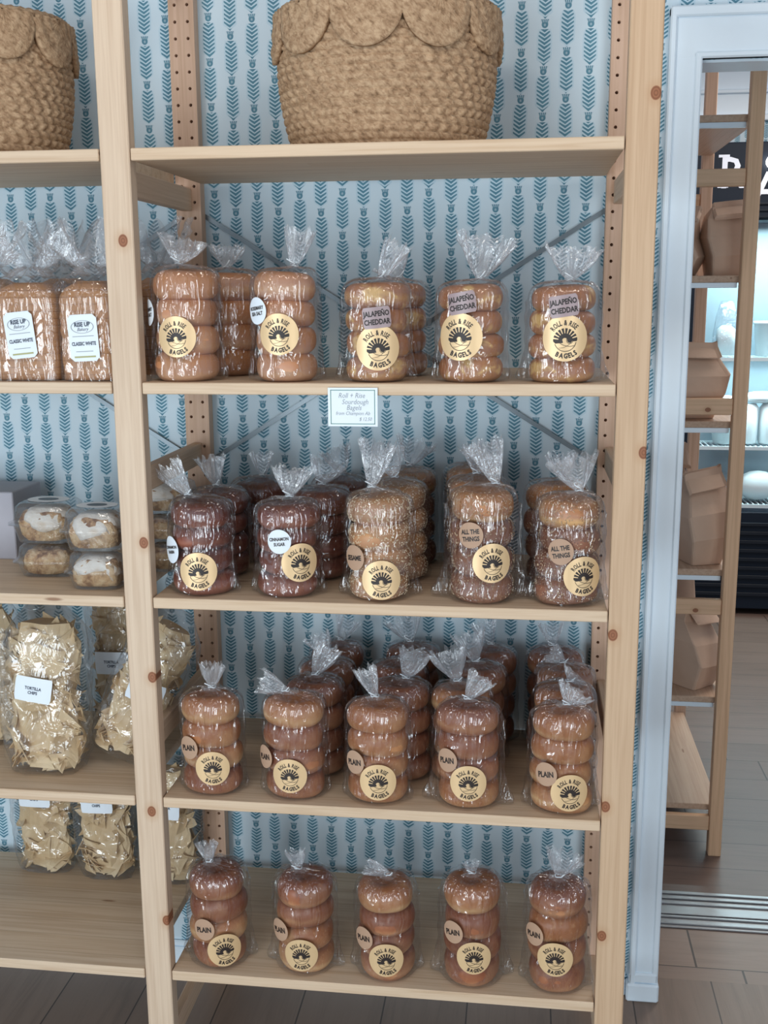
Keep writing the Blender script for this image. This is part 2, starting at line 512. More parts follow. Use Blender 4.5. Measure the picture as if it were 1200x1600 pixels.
M['seed_dark'] = plain('poppy_and_onion_seed', (0.55, 0.40, 0.26), 0.5)
M['kraft_gold'] = Mat('gold_sticker_paper', 0.38, 0.5, 0.25)
M['kraft_gold'].color((0.76, 0.54, 0.30)); M['kraft_gold'] = M['kraft_gold'].m
M['kraft'] = plain('kraft_sticker_paper', (0.47, 0.30, 0.20), 0.6)
M['white_paper'] = plain('white_label_paper', (0.76, 0.83, 0.90), 0.5, var=0.02)
M['ink'] = plain('dark_brown_ink', (0.022, 0.014, 0.012), 0.5)
M['blueink'] = plain('navy_ink', (0.02, 0.035, 0.07), 0.5)
M['greyink'] = plain('grey_ink', (0.30, 0.34, 0.36), 0.6)
M['lilac'] = plain('translucent_label_paper', (0.36, 0.27, 0.28), 0.35)
M['tie'] = plain('twist_tie', (0.75, 0.80, 0.85), 0.4)
M['grass'] = None


def seagrass():
    m = Mat('woven_seagrass', 0.75, 0.25)
    obj = m.tc.outputs['Object']
    x, y, z = m.xyz()
    n = m.noise(obj, 75, 3, 0.6); n2 = m.noise(obj, 14, 2)
    st = m.noise(m.vec(x * 150.0 + z * 160.0, y * 150.0, z * 90.0 - x * 60.0), 1.0, 2, 0.5, 0.5)
    c = m.ramp((n * 0.5 + st * 0.5), [(0.30, (0.13, 0.07, 0.035)), (0.45, (0.34, 0.21, 0.12)), (0.62, (0.52, 0.36, 0.225))])
    m.color(m.mix(n2 * 0.3, c, (0.42, 0.29, 0.18)))
    m.bump(st, 0.6, 0.003)
    return m.m


M['grass'] = seagrass()

# ------------------------------------------------------------------ structure
WY = 0.45          # face of the papered wall
FLX = 1.006        # left edge of the doorway
WZ = 2.75
g = G()
g.box((-1.6, WY, 0), (FLX + 0.002, WY + 0.1, WZ)); g.box((FLX + 0.002, WY, 2.05), (2.3, WY + 0.1, WZ))
struct(g.build('wall_back', M['wallpaper']))
struct(boxobj('wall_left', (-1.7, -4.2, 0), (-1.6, WY + 0.1, WZ), M['paint']))
struct(boxobj('floor', (-1.6, -4.2, -0.05), (3.2, 0.52, 0), M['floor']))
struct(boxobj('floor_doorway', (FLX, 0.5201, -0.05), (3.2, 0.73, 0), M['floor_x']))['label'] = 'crosswise plank floor in the doorway'
struct(boxobj('floor_next_room', (-0.6, 0.7301, -0.05), (4.2, 4.0, 0), M['floor_n']))['label'] = 'grey plank floor of the room beyond'
# door casing with jamb
g = G()
g.box((0.948, WY - 0.018, 0), (1.006, WY, 2.135), 0.003); g.box((0.942, WY - 0.026, 0), (0.955, WY - 0.0001, 2.145), 0.003)
g.box((0.992, WY - 0.022, 0), (1.006, WY - 0.0001, 2.062), 0.003)
g.box((0.948, WY - 0.0181, 2.05), (2.2, WY, 2.135), 0.003); g.box((0.942, WY - 0.0262, 2.126), (2.2, WY, 2.146), 0.003)
g.box((0.992, WY - 0.0221, 2.05), (2.2, WY, 2.062), 0.003)
g.box((0.935, WY - 0.03, 0), (1.008, WY - 0.0002, 0.045), 0.004); g.box((0.94, WY - 0.025, 0.045), (1.004, WY - 0.0003, 0.07), 0.004)
struct(g.build('door_1', M['paint']))['label'] = 'white painted door casing around the open doorway'
g = G(); g.box((1.0081, WY + 0.0001, 2.045), (2.2, WY + 0.1001, 2.0499)); g.box((1.0081, WY, 0), (1.0083, WY + 0.1, 2.045))
struct(g.build('trim_1', M['paint']))
g = G(); g.box((-1.6, WY - 0.014, 0), (0.934, WY, 0.045), 0.004); g.box((-1.6, WY - 0.009, 0.045), (0.934, WY, 0.06), 0.003)
struct(g.build('baseboard_back', M['paint']))
# metal threshold
g = G(); g.box((1.0, 0.735, 0), (2.3, 0.91, 0.004), 0.001)
for y in (0.745, 0.775, 0.79, 0.84, 0.865, 0.89): g.box((1.0, y, 0.004), (2.3, y + 0.008, 0.0085), 0.001)
struct(g.build('trim_2', M['alu']))['label'] = 'ridged aluminium threshold strip across the doorway'
# room beyond
g = G(); g.box((-0.6, 3.95, 0), (4.2, 4.05, 2.44)); struct(g.build('wall_next_room', M['wallpaper']))
g = G(); g.box((-0.6, 3.945, 2.44), (4.2, 4.05, 2.9)); struct(g.build('wall_next_room_upper', M['paint']))
g = G(); g.box((-0.6, 3.92, 2.43), (4.2, 3.9449, 2.46), 0.004); g.box((-0.6, 3.925, 2.56), (4.2, 3.9449, 2.58), 0.004)
struct(g.build('trim_3', M['paint']))

# ------------------------------------------------------------------ main shelving unit
W = 0.83; PW = 0.0527; DEP = 0.41
SZ = [1.853, 1.455, 1.059, 0.661, 0.289]      # shelf tops
TH = 0.0205
unit = thing('shelving_unit', 'tall pale pine shelving unit with two bays standing against the leaf wallpaper', 'shelf', (0, 0, 0))


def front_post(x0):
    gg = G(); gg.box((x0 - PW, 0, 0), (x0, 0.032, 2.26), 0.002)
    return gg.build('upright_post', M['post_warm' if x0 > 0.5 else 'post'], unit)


def rear_post(x0):
    """upright with two rows of peg holes facing the front"""
    xa, xb = x0 - PW, x0
    y0, y1 = DEP, DEP + 0.03
    vs, fs = [], []
    cell = 0.032; n = 70
    hx = [xa + PW * 0.25, xa + PW * 0.75]
    cw = PW / 2
    hr = 0.0034
    g2 = G()
    for k in range(n):
        zc = cell * (k + 0.5) + 0.02
        for x in hx:
            hw, hh = cw / 2, cell / 2
            sq = [(hw, 0), (hw, hh), (0, hh), (-hw, hh), (-hw, 0), (-hw, -hh), (0, -hh), (hw, -hh)]
            v = [(x + a, y0, zc + b) for a, b in sq]
            for i in range(8):
                t = i * PI / 4; v.append((x + hr * math.cos(t), y0, zc + hr * math.sin(t)))
            for i in range(8):
                t = i * PI / 4; v.append((x + hr * math.cos(t), y0 + 0.018, zc + hr * math.sin(t)))
            f = []
            for i in range(8):
                j = (i + 1) % 8
                f.append((i, i + 8, j + 8, j)); f.append((i + 8, i + 16, j + 16, j + 8))
            f.append(tuple(16 + i for i in range(8)))
            g2.add(v, f)
    zt = 0.02 + cell * n
    g2.add([(xa, y0, 0), (xb, y0, 0), (xb, y0, 0.02), (xa, y0, 0.02)], [(0, 1, 2, 3)])
    v = [(xa, y0, 0), (xb, y0, 0), (xb, y1, 0), (xa, y1, 0), (xa, y0, zt), (xb, y0, zt), (xb, y1, zt), (xa, y1, zt)]
    g2.add(v, [(0, 3, 2, 1), (4, 5, 6, 7), (1, 2, 6, 5), (2, 3, 7, 6), (3, 0, 4, 7)])
    return g2.build('upright_post', M['rear_post'], unit)


LX = -PW - 0.83
for x0 in (0.0, W + PW, LX):
    front_post(x0); rear_post(x0)
    for z0 in (0.075, 0.738, 1.246, 1.778, 2.19):
        boxobj('rung', (x0 - 0.039, 0.032, z0), (x0 - 0.019, DEP, z0 + 0.046), M['rung'], unit, 0.002)
for xa, xb in ((0.0, W), (LX, -PW)):
    for z in SZ:
        g = G()
        a, b = xa + 0.002, xb - 0.002
        g.box((a, 0, z - TH), (b, DEP, z), 0.0015)
        s = g.build('shelf_board', M['shelf'], unit)
        # steel peg clips under the corners
# cross braces
for (xa, xb) in ((-0.005, W + 0.005), (LX - 0.005, -PW + 0.005)):
    for (za, zb) in ((1.772, 1.25), (1.25, 1.772)):
        d = Vector((xb - xa, 0, zb - za)).normalized(); nrm = Vector((-d.z, 0, d.x)) * 0.0045
        yy = DEP + 0.0305 if za > zb else DEP + 0.0325
        p, q = Vector((xa, yy, za)), Vector((xb, yy, zb))
        vs = []
        for c in (p, q):
            for s1 in (1, -1):
                for dy in (0, 0.0018): vs.append(c + nrm * s1 + Vector((0, dy, 0)))
        mk('cross_brace', vs, [(0, 4, 6, 2), (1, 3, 7, 5), (0, 1, 5, 4), (2, 6, 7, 3), (0, 2, 3, 1), (4, 5, 7, 6)], M['steel'], unit)

# ------------------------------------------------------------------ baskets


def basket(label, cx, cy, z0, rx, ry, h, nflap, ph):
    t = thing('woven_basket', label, 'basket', (cx, cy, z0))
    coil = 0.0135
    nz = int(h / coil * 8); n = 300
    vs, fs = [], []
    def prof(u):        # u 0..1 height -> scale
        return 0.875 + 0.12 * math.sin(min(1, u * 1.5) * PI / 2) + 0.02 * math.sin(u * PI) - 0.012 * max(0, u - 0.75) * 4
    for k in range(nz + 1):
        z = h * k / nz; u = k / nz
        s = prof(u)
        for i in range(n):
            a = 2 * PI * i / n
            row = z / coil
            ci = math.floor(row); fr = row - ci
            bul = math.sqrt(max(0, 1 - (2 * fr - 1) ** 2)) * 0.0042
            br = math.sin(a * 46 + ci * 1.9 + (fr - 0.5) * (2.6 if ci % 2 else -2.6)) * 0.0019
            r = 1
            X = (rx * s + bul + br) * math.cos(a); Y = (ry * s + bul + br) * math.sin(a)
            vs.append((X, Y, z))
    for k in range(nz):
        for i in range(n):
            j = (i + 1) % n; fs.append((k * n + i, k * n + j, (k + 1) * n + j, (k + 1) * n + i))
    fs.append(tuple(reversed(range(n))))
    # inner wall
    b = len(vs)
    for k, (z, s) in enumerate(((h, 0.94), (0.01, 0.82))):
        for i in range(n):
            a = 2 * PI * i / n; vs.append((rx * s * prof(1) * math.cos(a), ry * s * prof(1) * math.sin(a), z))
    for i in range(n):
        j = (i + 1) % n
        fs.append((nz * n + i, nz * n + j, b + j, b + i)); fs.append((b + i, b + j, b + n + j, b + n + i))
    fs.append(tuple(b + n + i for i in range(n)))
    mk('basket_body', vs, fs, M['grass'], t, True)
    # rim
    g = G(); pts = []
    vs, fs = [], []
    m = 200; q = 10
    for i in range(m):
        a = 2 * PI * i / m
        for j in range(q):
            b = 2 * PI * j / q
            rr = 0.008 + 0.0012 * math.sin(a * 60 + b)
            vs.append(((rx * prof(1) + rr * math.cos(b)) * math.cos(a), (ry * prof(1) + rr * math.cos(b)) * math.sin(a), h + 0.002 + rr * math.sin(b)))
    for i in range(m):
        for j in range(q):
            i2, j2 = (i + 1) % m, (j + 1) % q
            fs.append((i * q + j, i2 * q + j, i2 * q + j2, i * q + j2))
    mk('rim', vs, fs, M['grass'], t, True)
    # scalloped flaps hanging from the rim
    for f in range(nflap):
        ac = 2 * PI * f / nflap + ph
        hw = PI / nflap * 1.06
        vs, fs = [], []
        NU, NR = 30, 14
        FH = 0.084
        for lay in (0, 1):
            for i in range(NU + 1):
                th = PI * i / NU
                for k in range(NR + 1):
                    rr = k / NR
                    u = math.cos(th) * rr * hw; d = math.sin(th) ** 0.85 * rr * FH
                    a = ac + u
                    z = h - d
                    s = prof(max(0, z / h))
                    thick = 0.0150 + 0.0014 * math.sin(rr * 6 * PI) + 0.0009 * math.sin(th * 40 + rr * 20)
                    if k == NR: thick -= 0.002
                    off = (thick if lay else 0.0035) + 0.0012 * (f % 2)
                    vs.append(((rx * s + off) * math.cos(a), (ry * s + off) * math.sin(a), z))
        L = (NU + 1) * (NR + 1)
        for i in range(NU):
            for k in range(NR):
                p = i * (NR + 1) + k
                fs.append((L + p, L + p + NR + 1, L + p + NR + 2, L + p + 1)); fs.append((p, p + 1, p + NR + 2, p + NR + 1))
            p = i * (NR + 1) + NR
            fs.append((p, L + p, L + p + NR + 1, p + NR + 1))
        mk('scallop_flap', vs, fs, M['grass'], t, True)
    return t


basket('wide oval seagrass basket with a scalloped rim on the top shelf', 0.417, 0.21, SZ[0], 0.192, 0.155, 0.243, 10, -PI / 2 - 0.08)
basket('seagrass basket with scalloped rim at the top left, cut by the picture edge', -0.385, 0.21, SZ[0], 0.19, 0.155, 0.252, 10, -PI / 2 + 0.1)

# ------------------------------------------------------------------ bagel bags
_bagel_mesh = []
for v in range(5):
    rg = random.Random(v + 11)
    n, K = 40, 17
    ph = [rg.uniform(0, 6.28) for _ in range(6)]
    vs, fs = [], []
    rb, hz = 0.0578, 0.0282
    for k in range(K):
        t = PI * k / (K - 1)
        for i in range(n):
            a = 2 * PI * i / n
            s, c = math.sin(t), math.cos(t)
            r = rb * abs(s) ** 0.42 * (1 + 0.020 * math.sin(2 * a + ph[0]) + 0.014 * math.sin(3 * a + ph[1]) + 0.008 * math.sin(5 * a + ph[2]))
            z = hz * math.copysign(abs(c) ** 0.85, c) * (1 + 0.05 * math.sin(a + ph[3]))
            z *= 1 - 0.55 * math.exp(-(r / 0.013) ** 2)
            z += 0.0012 * math.sin(3 * a + ph[4]) * s
            vs.append((r * math.cos(a), r * math.sin(a), z + 0.0245))
    for k in range(K - 1):
        for i in range(n):
            j = (i + 1) % n; fs.append((k * n + i, (k + 1) * n + i, (k + 1) * n + j, k * n + j))
    me = bpy.data.meshes.new('bagel'); me.from_pydata(vs, [], fs)
    me.polygons.foreach_set('use_smooth', [True] * len(me.polygons)); me.update()
    _bagel_mesh.append(me)
_bm = {}


def bagel_mesh(kind, v):
    if (kind, v) not in _bm:
        c = _bagel_mesh[v].copy(); c.materials.clear(); c.materials.append(M['bagel_' + kind]); _bm[(kind, v)] = c
    return _bm[(kind, v)]


def seed_mesh(nseeds, seed, cover):
    rg = random.Random(seed); vs, fs = [], []
    for _ in range(nseeds):
        t = math.acos(rg.uniform(-0.55 if cover else 0.0, 1)); a = rg.uniform(0, 2 * PI)
        s, c = math.sin(t), math.cos(t)
        r = 0.0590 * abs(s) ** 0.42; z = 0.0286 * math.copysign(abs(c) ** 0.85, c) * (1 - 0.55 * math.exp(-(r / 0.013) ** 2)) + 0.0245
        p = Vector((r * math.cos(a), r * math.sin(a), z)); n = Vector((math.cos(a) * s, math.sin(a) * s, c)).normalized()
        u = n.orthogonal().normalized(); u = Matrix.Rotation(rg.uniform(0, 6.28), 3, n) @ u; w = n.cross(u)
        L, B, H = 0.0021, 0.0012, 0.0008
        b = len(vs)
        for d in (u * L, w * B, u * -L, w * -B, n * H * 1.6): vs.append(p + d)
        fs += [(b, b + 1, b + 4), (b + 1, b + 2, b + 4), (b + 2, b + 3, b + 4), (b + 3, b, b + 4)]
    me = bpy.data.meshes.new('seeds'); me.from_pydata(vs, [], fs); me.update(); return me


SEED = {}
for kk, nn, cov, mm in (('sesame', 520, True, 'seed'), ('seeded', 330, True, 'seed_dark')):
    SEED[kk] = []
    for q in range(2):
        me = seed_mesh(nn, 5 + q, cov); me.materials.append(M[mm]); SEED[kk].append(me)

BR = 0.0624      # film radius


def film_mesh(name, H, neck, tail, flare, seed, parent, sy=1.0, ears=1.0):
    rg = random.Random(seed); n = 144
    nx, nz = neck; tx, tz = tail
    A = np.linspace(0, 2 * PI, n, endpoint=False)
    def harm(ks, amp):
        s = np.zeros(n)
        for k in ks: s += amp * rg.uniform(0.4, 1) * np.cos(k * A + rg.uniform(0, 6.28))
        return s
    h1, h2, h3 = harm((3, 5, 7, 9, 13), 0.35), harm((11, 15, 17, 22, 27), 0.42), harm((2, 4, 6, 9), 0.4)
    h4, h5 = harm((4, 7, 12, 19), 0.4), harm((6, 10, 16, 24), 0.4)
    rings = []; mi = []
    def ring(cx, cy, z, r, dr, ax=None, flat=1.0, zz=0.0, m=0):
        rr = r + dr
        x = cx + rr * np.cos(A); y = cy + rr * np.sin(A) * (sy if ax is None else flat)
        rings.append(np.stack([x, y, np.full(n, z) + zz], 1)); mi.append(m)
    ring(0, 0, 0.0012, 0.020, 0 * A); ring(0, 0, 0.001, 0.05, 0 * A)
    ear = (np.exp(-((A - rg.uniform(-.2, .2) + PI) % (2 * PI) - PI) ** 2 / 0.02) + np.exp(-((A - PI + PI) % (2 * PI) - PI) ** 2 / 0.02))
    for k in range(22):
        u = k / 21
        z = 0.004 + (H - 0.0295) * u
        low = math.exp(-(u / 0.22) ** 2)
        rad = BR - 0.003 * math.exp(-(u / 0.05) ** 2) + 0.0012 * math.sin(u * 8 * PI + 0.5)
        dr = 0.0014 * np.abs(h2) * max(0, u - 0.35) + 0.0010 * h1 * (0.6 + 0.4 * math.sin(u * 7 + 1)) + 0.0007 * h2 * u + 0.0007 * h4 * math.sin(u * 5) + ear * low * 0.013 * ears + ear * 0.004 * ears
        dr = np.maximum(dr, -0.0022)
        ring(0, 0, z, rad, dr)
    zm = H - 0.0255; NZ = max(nz, H + 0.011)
    for k in range(1, 20):                                # dome over the top bagel, gathered in pleats up to the neck
        u = k / 19
        if u <= 0.72:
            q = u / 0.72 * math.radians(81)
            r = 0.006 + (BR - 0.006) * math.cos(q) ** 0.50; z = zm + 0.0325 * math.sin(q) ** 0.85
            rl, zl = r, z
        else:
            w = (u - 0.72) / 0.28
            r = rl + (0.0052 - rl) * (1 - (1 - w) ** 1.6); z = zl + (NZ - zl) * w ** 1.5
        sh = max(0, (u - 0.35) / 0.65) ** 1.4
        amp = 0.0010 + 0.0058 * min(1, u * 1.3) * min(1, (1.04 - u) * 4)
        rdg = np.abs(h2) * 0.9 + np.maximum(h4, 0) * 0.4
        dr = amp * rdg + 0.0004 * h1
        ring(nx * sh, 0, z, r, np.minimum(dr, 0.5 * r), m=1 if u > 0.86 else 0, zz=0.6 * amp * rdg)
    N0 = Vector((nx, 0, NZ))
    T0 = Vector((tx, 0, max(tz, nz + 0.004)))
    d = T0 - N0; L = max(d.length, 0.018); d.normalize()
    side = Vector((d.z, 0, -d.x)); dep = Vector((0, 1, 0))
    for k in range(1, 13):                                 # loose tail
        u = k / 12
        c = N0 + d * L * u
        r = 0.0055 + (flare - 0.0055) * (u ** 0.75)
        cr = 1 + 0.30 * h3 * u + 0.22 * h5 * math.sin(u * PI) + 0.10 * h2
        rr = r * np.clip(cr, 0.25, 1.7)
        up = 0.16 * L * h4 * u + 0.05 * L * h5 * u
        P = np.array([c]) + np.outer(rr * np.cos(A), side) + np.outer(rr * np.sin(A) * (0.45 + 0.2 * math.sin(seed + u * 4)), dep) + np.outer(up, d)
        P[:, 2] = np.maximum(P[:, 2], H + 0.006)
        rings.append(P); mi.append(1)
    vs = np.concatenate(rings); K = len(rings)
    fs, fm = [], []
    for k in range(K - 1):
        for i in range(n):
            j = (i + 1) % n; fs.append((k * n + i, k * n + j, (k + 1) * n + j, (k + 1) * n + i)); fm.append(mi[k + 1])
    fs.append(tuple(reversed(range(n)))); fm.append(0)
    o = mk(name, vs, fs, parent=parent, smooth=True, mats=[M['film'], M['film_gathered']], fm=fm)
    # twist tie round the neck
    g = G()
    pts = [(N0.x + 0.0072 * math.cos(a), 0.0072 * math.sin(a), N0.z + 0.001 * math.sin(3 * a)) for a in np.linspace(-PI / 2, 1.5 * PI, 15)]
    pts += [(N0.x + 0.004, -0.012, N0.z + 0.004), (N0.x + 0.010 * rg.choice((-1, 1)), -0.016, N0.z + 0.012)]
    g.tube(pts, 0.0011, 5)
    g.build('twist_tie', M['tie'], parent, True)
    return o


def wrap(vs2, ang, z, tilt, R, sy, off=0.0):
    ct, st = math.cos(tilt), math.sin(tilt)
    out = []
    for x, y in vs2:
        u, v = x * ct - y * st, x * st + y * ct
        a = ang + u / R
        out.append(((R + off) * math.sin(a), -(R + off) * sy * math.cos(a), z + v))
    return out


def disc2(rx, ry, rings=7, n=36):
    vs = [(0, 0)]; fs = []
    for k in range(1, rings + 1):
        for i in range(n):
            t = 2 * PI * i / n; vs.append((rx * k / rings * math.cos(t), ry * k / rings * math.sin(t)))
    for i in range(n):
        fs.append((0, 1 + i, 1 + (i + 1) % n))
    for k in range(rings - 1):
        for i in range(n):
            j = (i + 1) % n; a = 1 + k * n; fs.append((a + i, a + n + i, a + n + j, a + j))
    return vs, fs


def rect2(w, h, cut=0.0, nx=12, ny=8):
    vs, fs = [], []
    for j in range(ny + 1):
        y = h * (j / ny - 0.5)
        ex = max(0, cut - min(h / 2 - y, h / 2 + y))
        for i in range(nx + 1): vs.append(((w / 2 - ex) * (2 * i / nx - 1), y))
    for j in range(ny):
        for i in range(nx):
            a = j * (nx + 1) + i; fs.append((a, a + 1, a + nx + 2, a + nx + 1))
    return vs, fs


def logo2():
    """sunrise emblem of a unit-radius round sticker: dark shapes only"""
    V2, F2 = [], []
    def add(v, f):
        b = len(V2); V2.extend(v); F2.extend(tuple(i + b for i in q) for q in f)
    cy = -0.10
    # dark rays widening outwards
    nr = 10
    for k in range(nr):
        a0 = math.radians(-4 + 188 / nr * k + 3); a1 = math.radians(-4 + 188 / nr * (k + 1) - 4)
        ri, ro = 0.20, 0.52
        m = (a0 + a1) / 2
        v = [(ri * math.cos(m - 0.10), cy + ri * math.sin(m - 0.10))]
        for a in (a0, a0 + (a1 - a0) * 0.5, a1): v.append((ro * math.cos(a), cy + ro * math.sin(a)))
        v.append((ri * math.cos(m + 0.10), cy + ri * math.sin(m + 0.10)))
        add(v, [tuple(range(5))])
    # sun disc with two round bagels (light holes left out)
    n = 20
    def ringseg(cx, cy_, r0, r1, a0, a1, n=20):
        v = []
        for i in range(n + 1):
            a = a0 + (a1 - a0) * i / n
            v.append((cx + r0 * math.cos(a), cy_ + r0 * math.sin(a))); v.append((cx + r1 * math.cos(a), cy_ + r1 * math.sin(a)))
        add(v, [(2 * i, 2 * i + 1, 2 * i + 3, 2 * i + 2) for i in range(n)])
    ringseg(0, cy, 0.13, 0.30, 0, PI)
    ringseg(-0.02, cy, 0.11, 0.16, 0, PI)
    ringseg(0.19, cy - 0.01, 0.0, 0.11, 0, 2 * PI)
    ringseg(0.19, cy - 0.01, 0.13, 0.15, 0, 2 * PI)
    add([(-0.52, cy - 0.0), (-0.11, cy - 0.0), (-0.11, cy - 0.10), (-0.43, cy - 0.10)], [(0, 3, 2, 1)])
    add([(0.30, cy - 0.0), (0.52, cy - 0.0), (0.49, cy - 0.07), (0.30, cy - 0.07)], [(0, 3, 2, 1)])
    ringseg(0, cy, 0.455, 0.48, -PI + 0.25, -0.25)
    ringseg(0.22, cy + 0.42, 0.68, 0.70, math.radians(215), math.radians(282), 12)
    ringseg(-0.22, cy + 0.32, 0.62, 0.635, math.radians(262), math.radians(316), 12)
    t1 = arc_text('ROLL & RISE', 0.66, 0.31, False, 0.028, 0.64, 0.12); add(*t1)
    t2 = arc_text('BAGELS', 0.76, 0.29, True, 0.045, 0.80, 0.14); add(*t2)
    return V2, F2


LOGO = logo2()
DISC = disc2(1, 1)


def logo_sticker(parent, ang, z, r, tilt, R, sy):
    R = R - 0.002
    vs, fs = DISC
    s = mk('round_sticker', wrap([(x * r, y * r) for x, y in vs], ang, z, tilt, R, sy), fs, M['kraft_gold'], parent, True)
    s['label'] = 'round gold sticker'
    vs, fs = LOGO
    mk('printed_emblem', wrap([(x * r, y * r) for x, y in vs], ang, z, tilt, R, sy, 0.0006), fs, M['ink'], s)
    return s


FLAV = {
    'rosemary': ('white', 0.0215, 0.0235, ['ROSEMARY', 'SEA SALT'], 0.0085),
    'cinnamon': ('white', 0.0225, 0.0225, ['CINNAMON', 'SUGAR'], 0.0085),
    'raisin': ('white', 0.0205, 0.0255, ['CINNAMON', 'RAISIN'], 0.0080),
    'cheddar': ('lilac', 0.030, 0.022, ['JALAPEÑO', 'CHEDDAR'], 0.0125),
    'sesame': ('kraft', 0.0225, 0.0235, ['SESAME'], 0.0125),
    'things': ('kraft', 0.0235, 0.0235, ['ALL THE', 'THINGS'], 0.0115),
    'plain': ('kraft', 0.0220, 0.0230, ['PLAIN'], 0.0150),
}


def flavour_sticker(parent, kind, ang, z, tilt, R, sy):
    mat, rx, ry, lines, sz = FLAV[kind]
    mt = {'white': 'white_paper', 'kraft': 'kraft', 'lilac': 'lilac'}[mat]
    if kind == 'cheddar': vs, fs = rect2(rx * 2 - 0.010, ry * 2 - 0.008, 0.003)
    else: vs, fs = disc2(rx, ry)
    s = mk('flavour_sticker', wrap(vs, ang, z, tilt, R, sy, -0.0012), fs, M[mt], parent, True)
    s['label'] = {'white': 'white flavour sticker', 'kraft': 'brown paper flavour sticker', 'lilac': 'dull purple flavour sticker'}[mat]
    V2, F2 = [], []
    for k, ln in enumerate(lines):
        v, f = text2d(ln, sz, 0.035, 0.78)
        oy = ((len(lines) - 1) / 2 - k) * sz * 1.12
        b = len(V2); V2 += [(x, y + oy) for x, y in v]; F2 += [tuple(i + b for i in q) for q in f]
    mk('printed_lettering', wrap(V2, ang, z, tilt, R, sy, -0.0006), F2, M['ink'], s)


SEED['seeded_dark'] = SEED['seeded']
_cnt = [0]


def bagel_bag(label, kind, x, y, z, H, neck, tail, flare, logo=None, flav=None, group=None, sy=0.88, rz=0.0, kinds=None, ears=1.0, seed=None):
    _cnt[0] += 1; sd = seed or _cnt[0] * 7 + 3
    rg = random.Random(sd)
    t = thing('bagel_bag', label, 'bag of bagels', (x, y, z), (0, 0, rz), group)
    for k in range(4):
        kk = kinds[k] if kinds else ('seeded_dark' if kind == 'seeded' and k < 3 else kind)
        s = (H / 4) / 0.049
        b = inst('bagel', bagel_mesh(kk, rg.randrange(5)), t, (rg.uniform(-.0022, .0022), rg.uniform(-.0015, .0015), 0.0015 + k * H / 4 * 0.985),
                 (rg.uniform(-.035, .035), rg.uniform(-.035, .035), rg.uniform(0, 6.28)), (1.0 - 0.02 * rg.random(), 1.0 * (0.97 - 0.02 * rg.random()) * min(1, sy + 0.06), s))
        b.rotation_euler.z = 0 if sy < 0.9 else b.rotation_euler.z
        if kk in SEED:
            sdm = inst('seed_topping', SEED[kk][rg.randrange(2)], b); sdm['kind'] = 'stuff'
    film_mesh('plastic_bag', H, neck, tail, flare, sd, t, sy, ears)
    if logo:
        a, h, r = logo; logo_sticker(t, a, h, r, 0.10 + rg.uniform(-0.05, 0.05), 0.0705, sy)
    if flav:
        a, h = flav; fk = {'salt': 'rosemary', 'cinnamon': 'cinnamon', 'cheddar': 'cheddar', 'sesame': 'sesame', 'seeded': 'things'}.get(kind, 'plain')
        if kind == 'cinnamon' and x < 0.15: fk = 'raisin'
        flavour_sticker(t, fk, a, h, 0.12 + rg.uniform(-0.05, 0.06), 0.0705, sy)
    return t


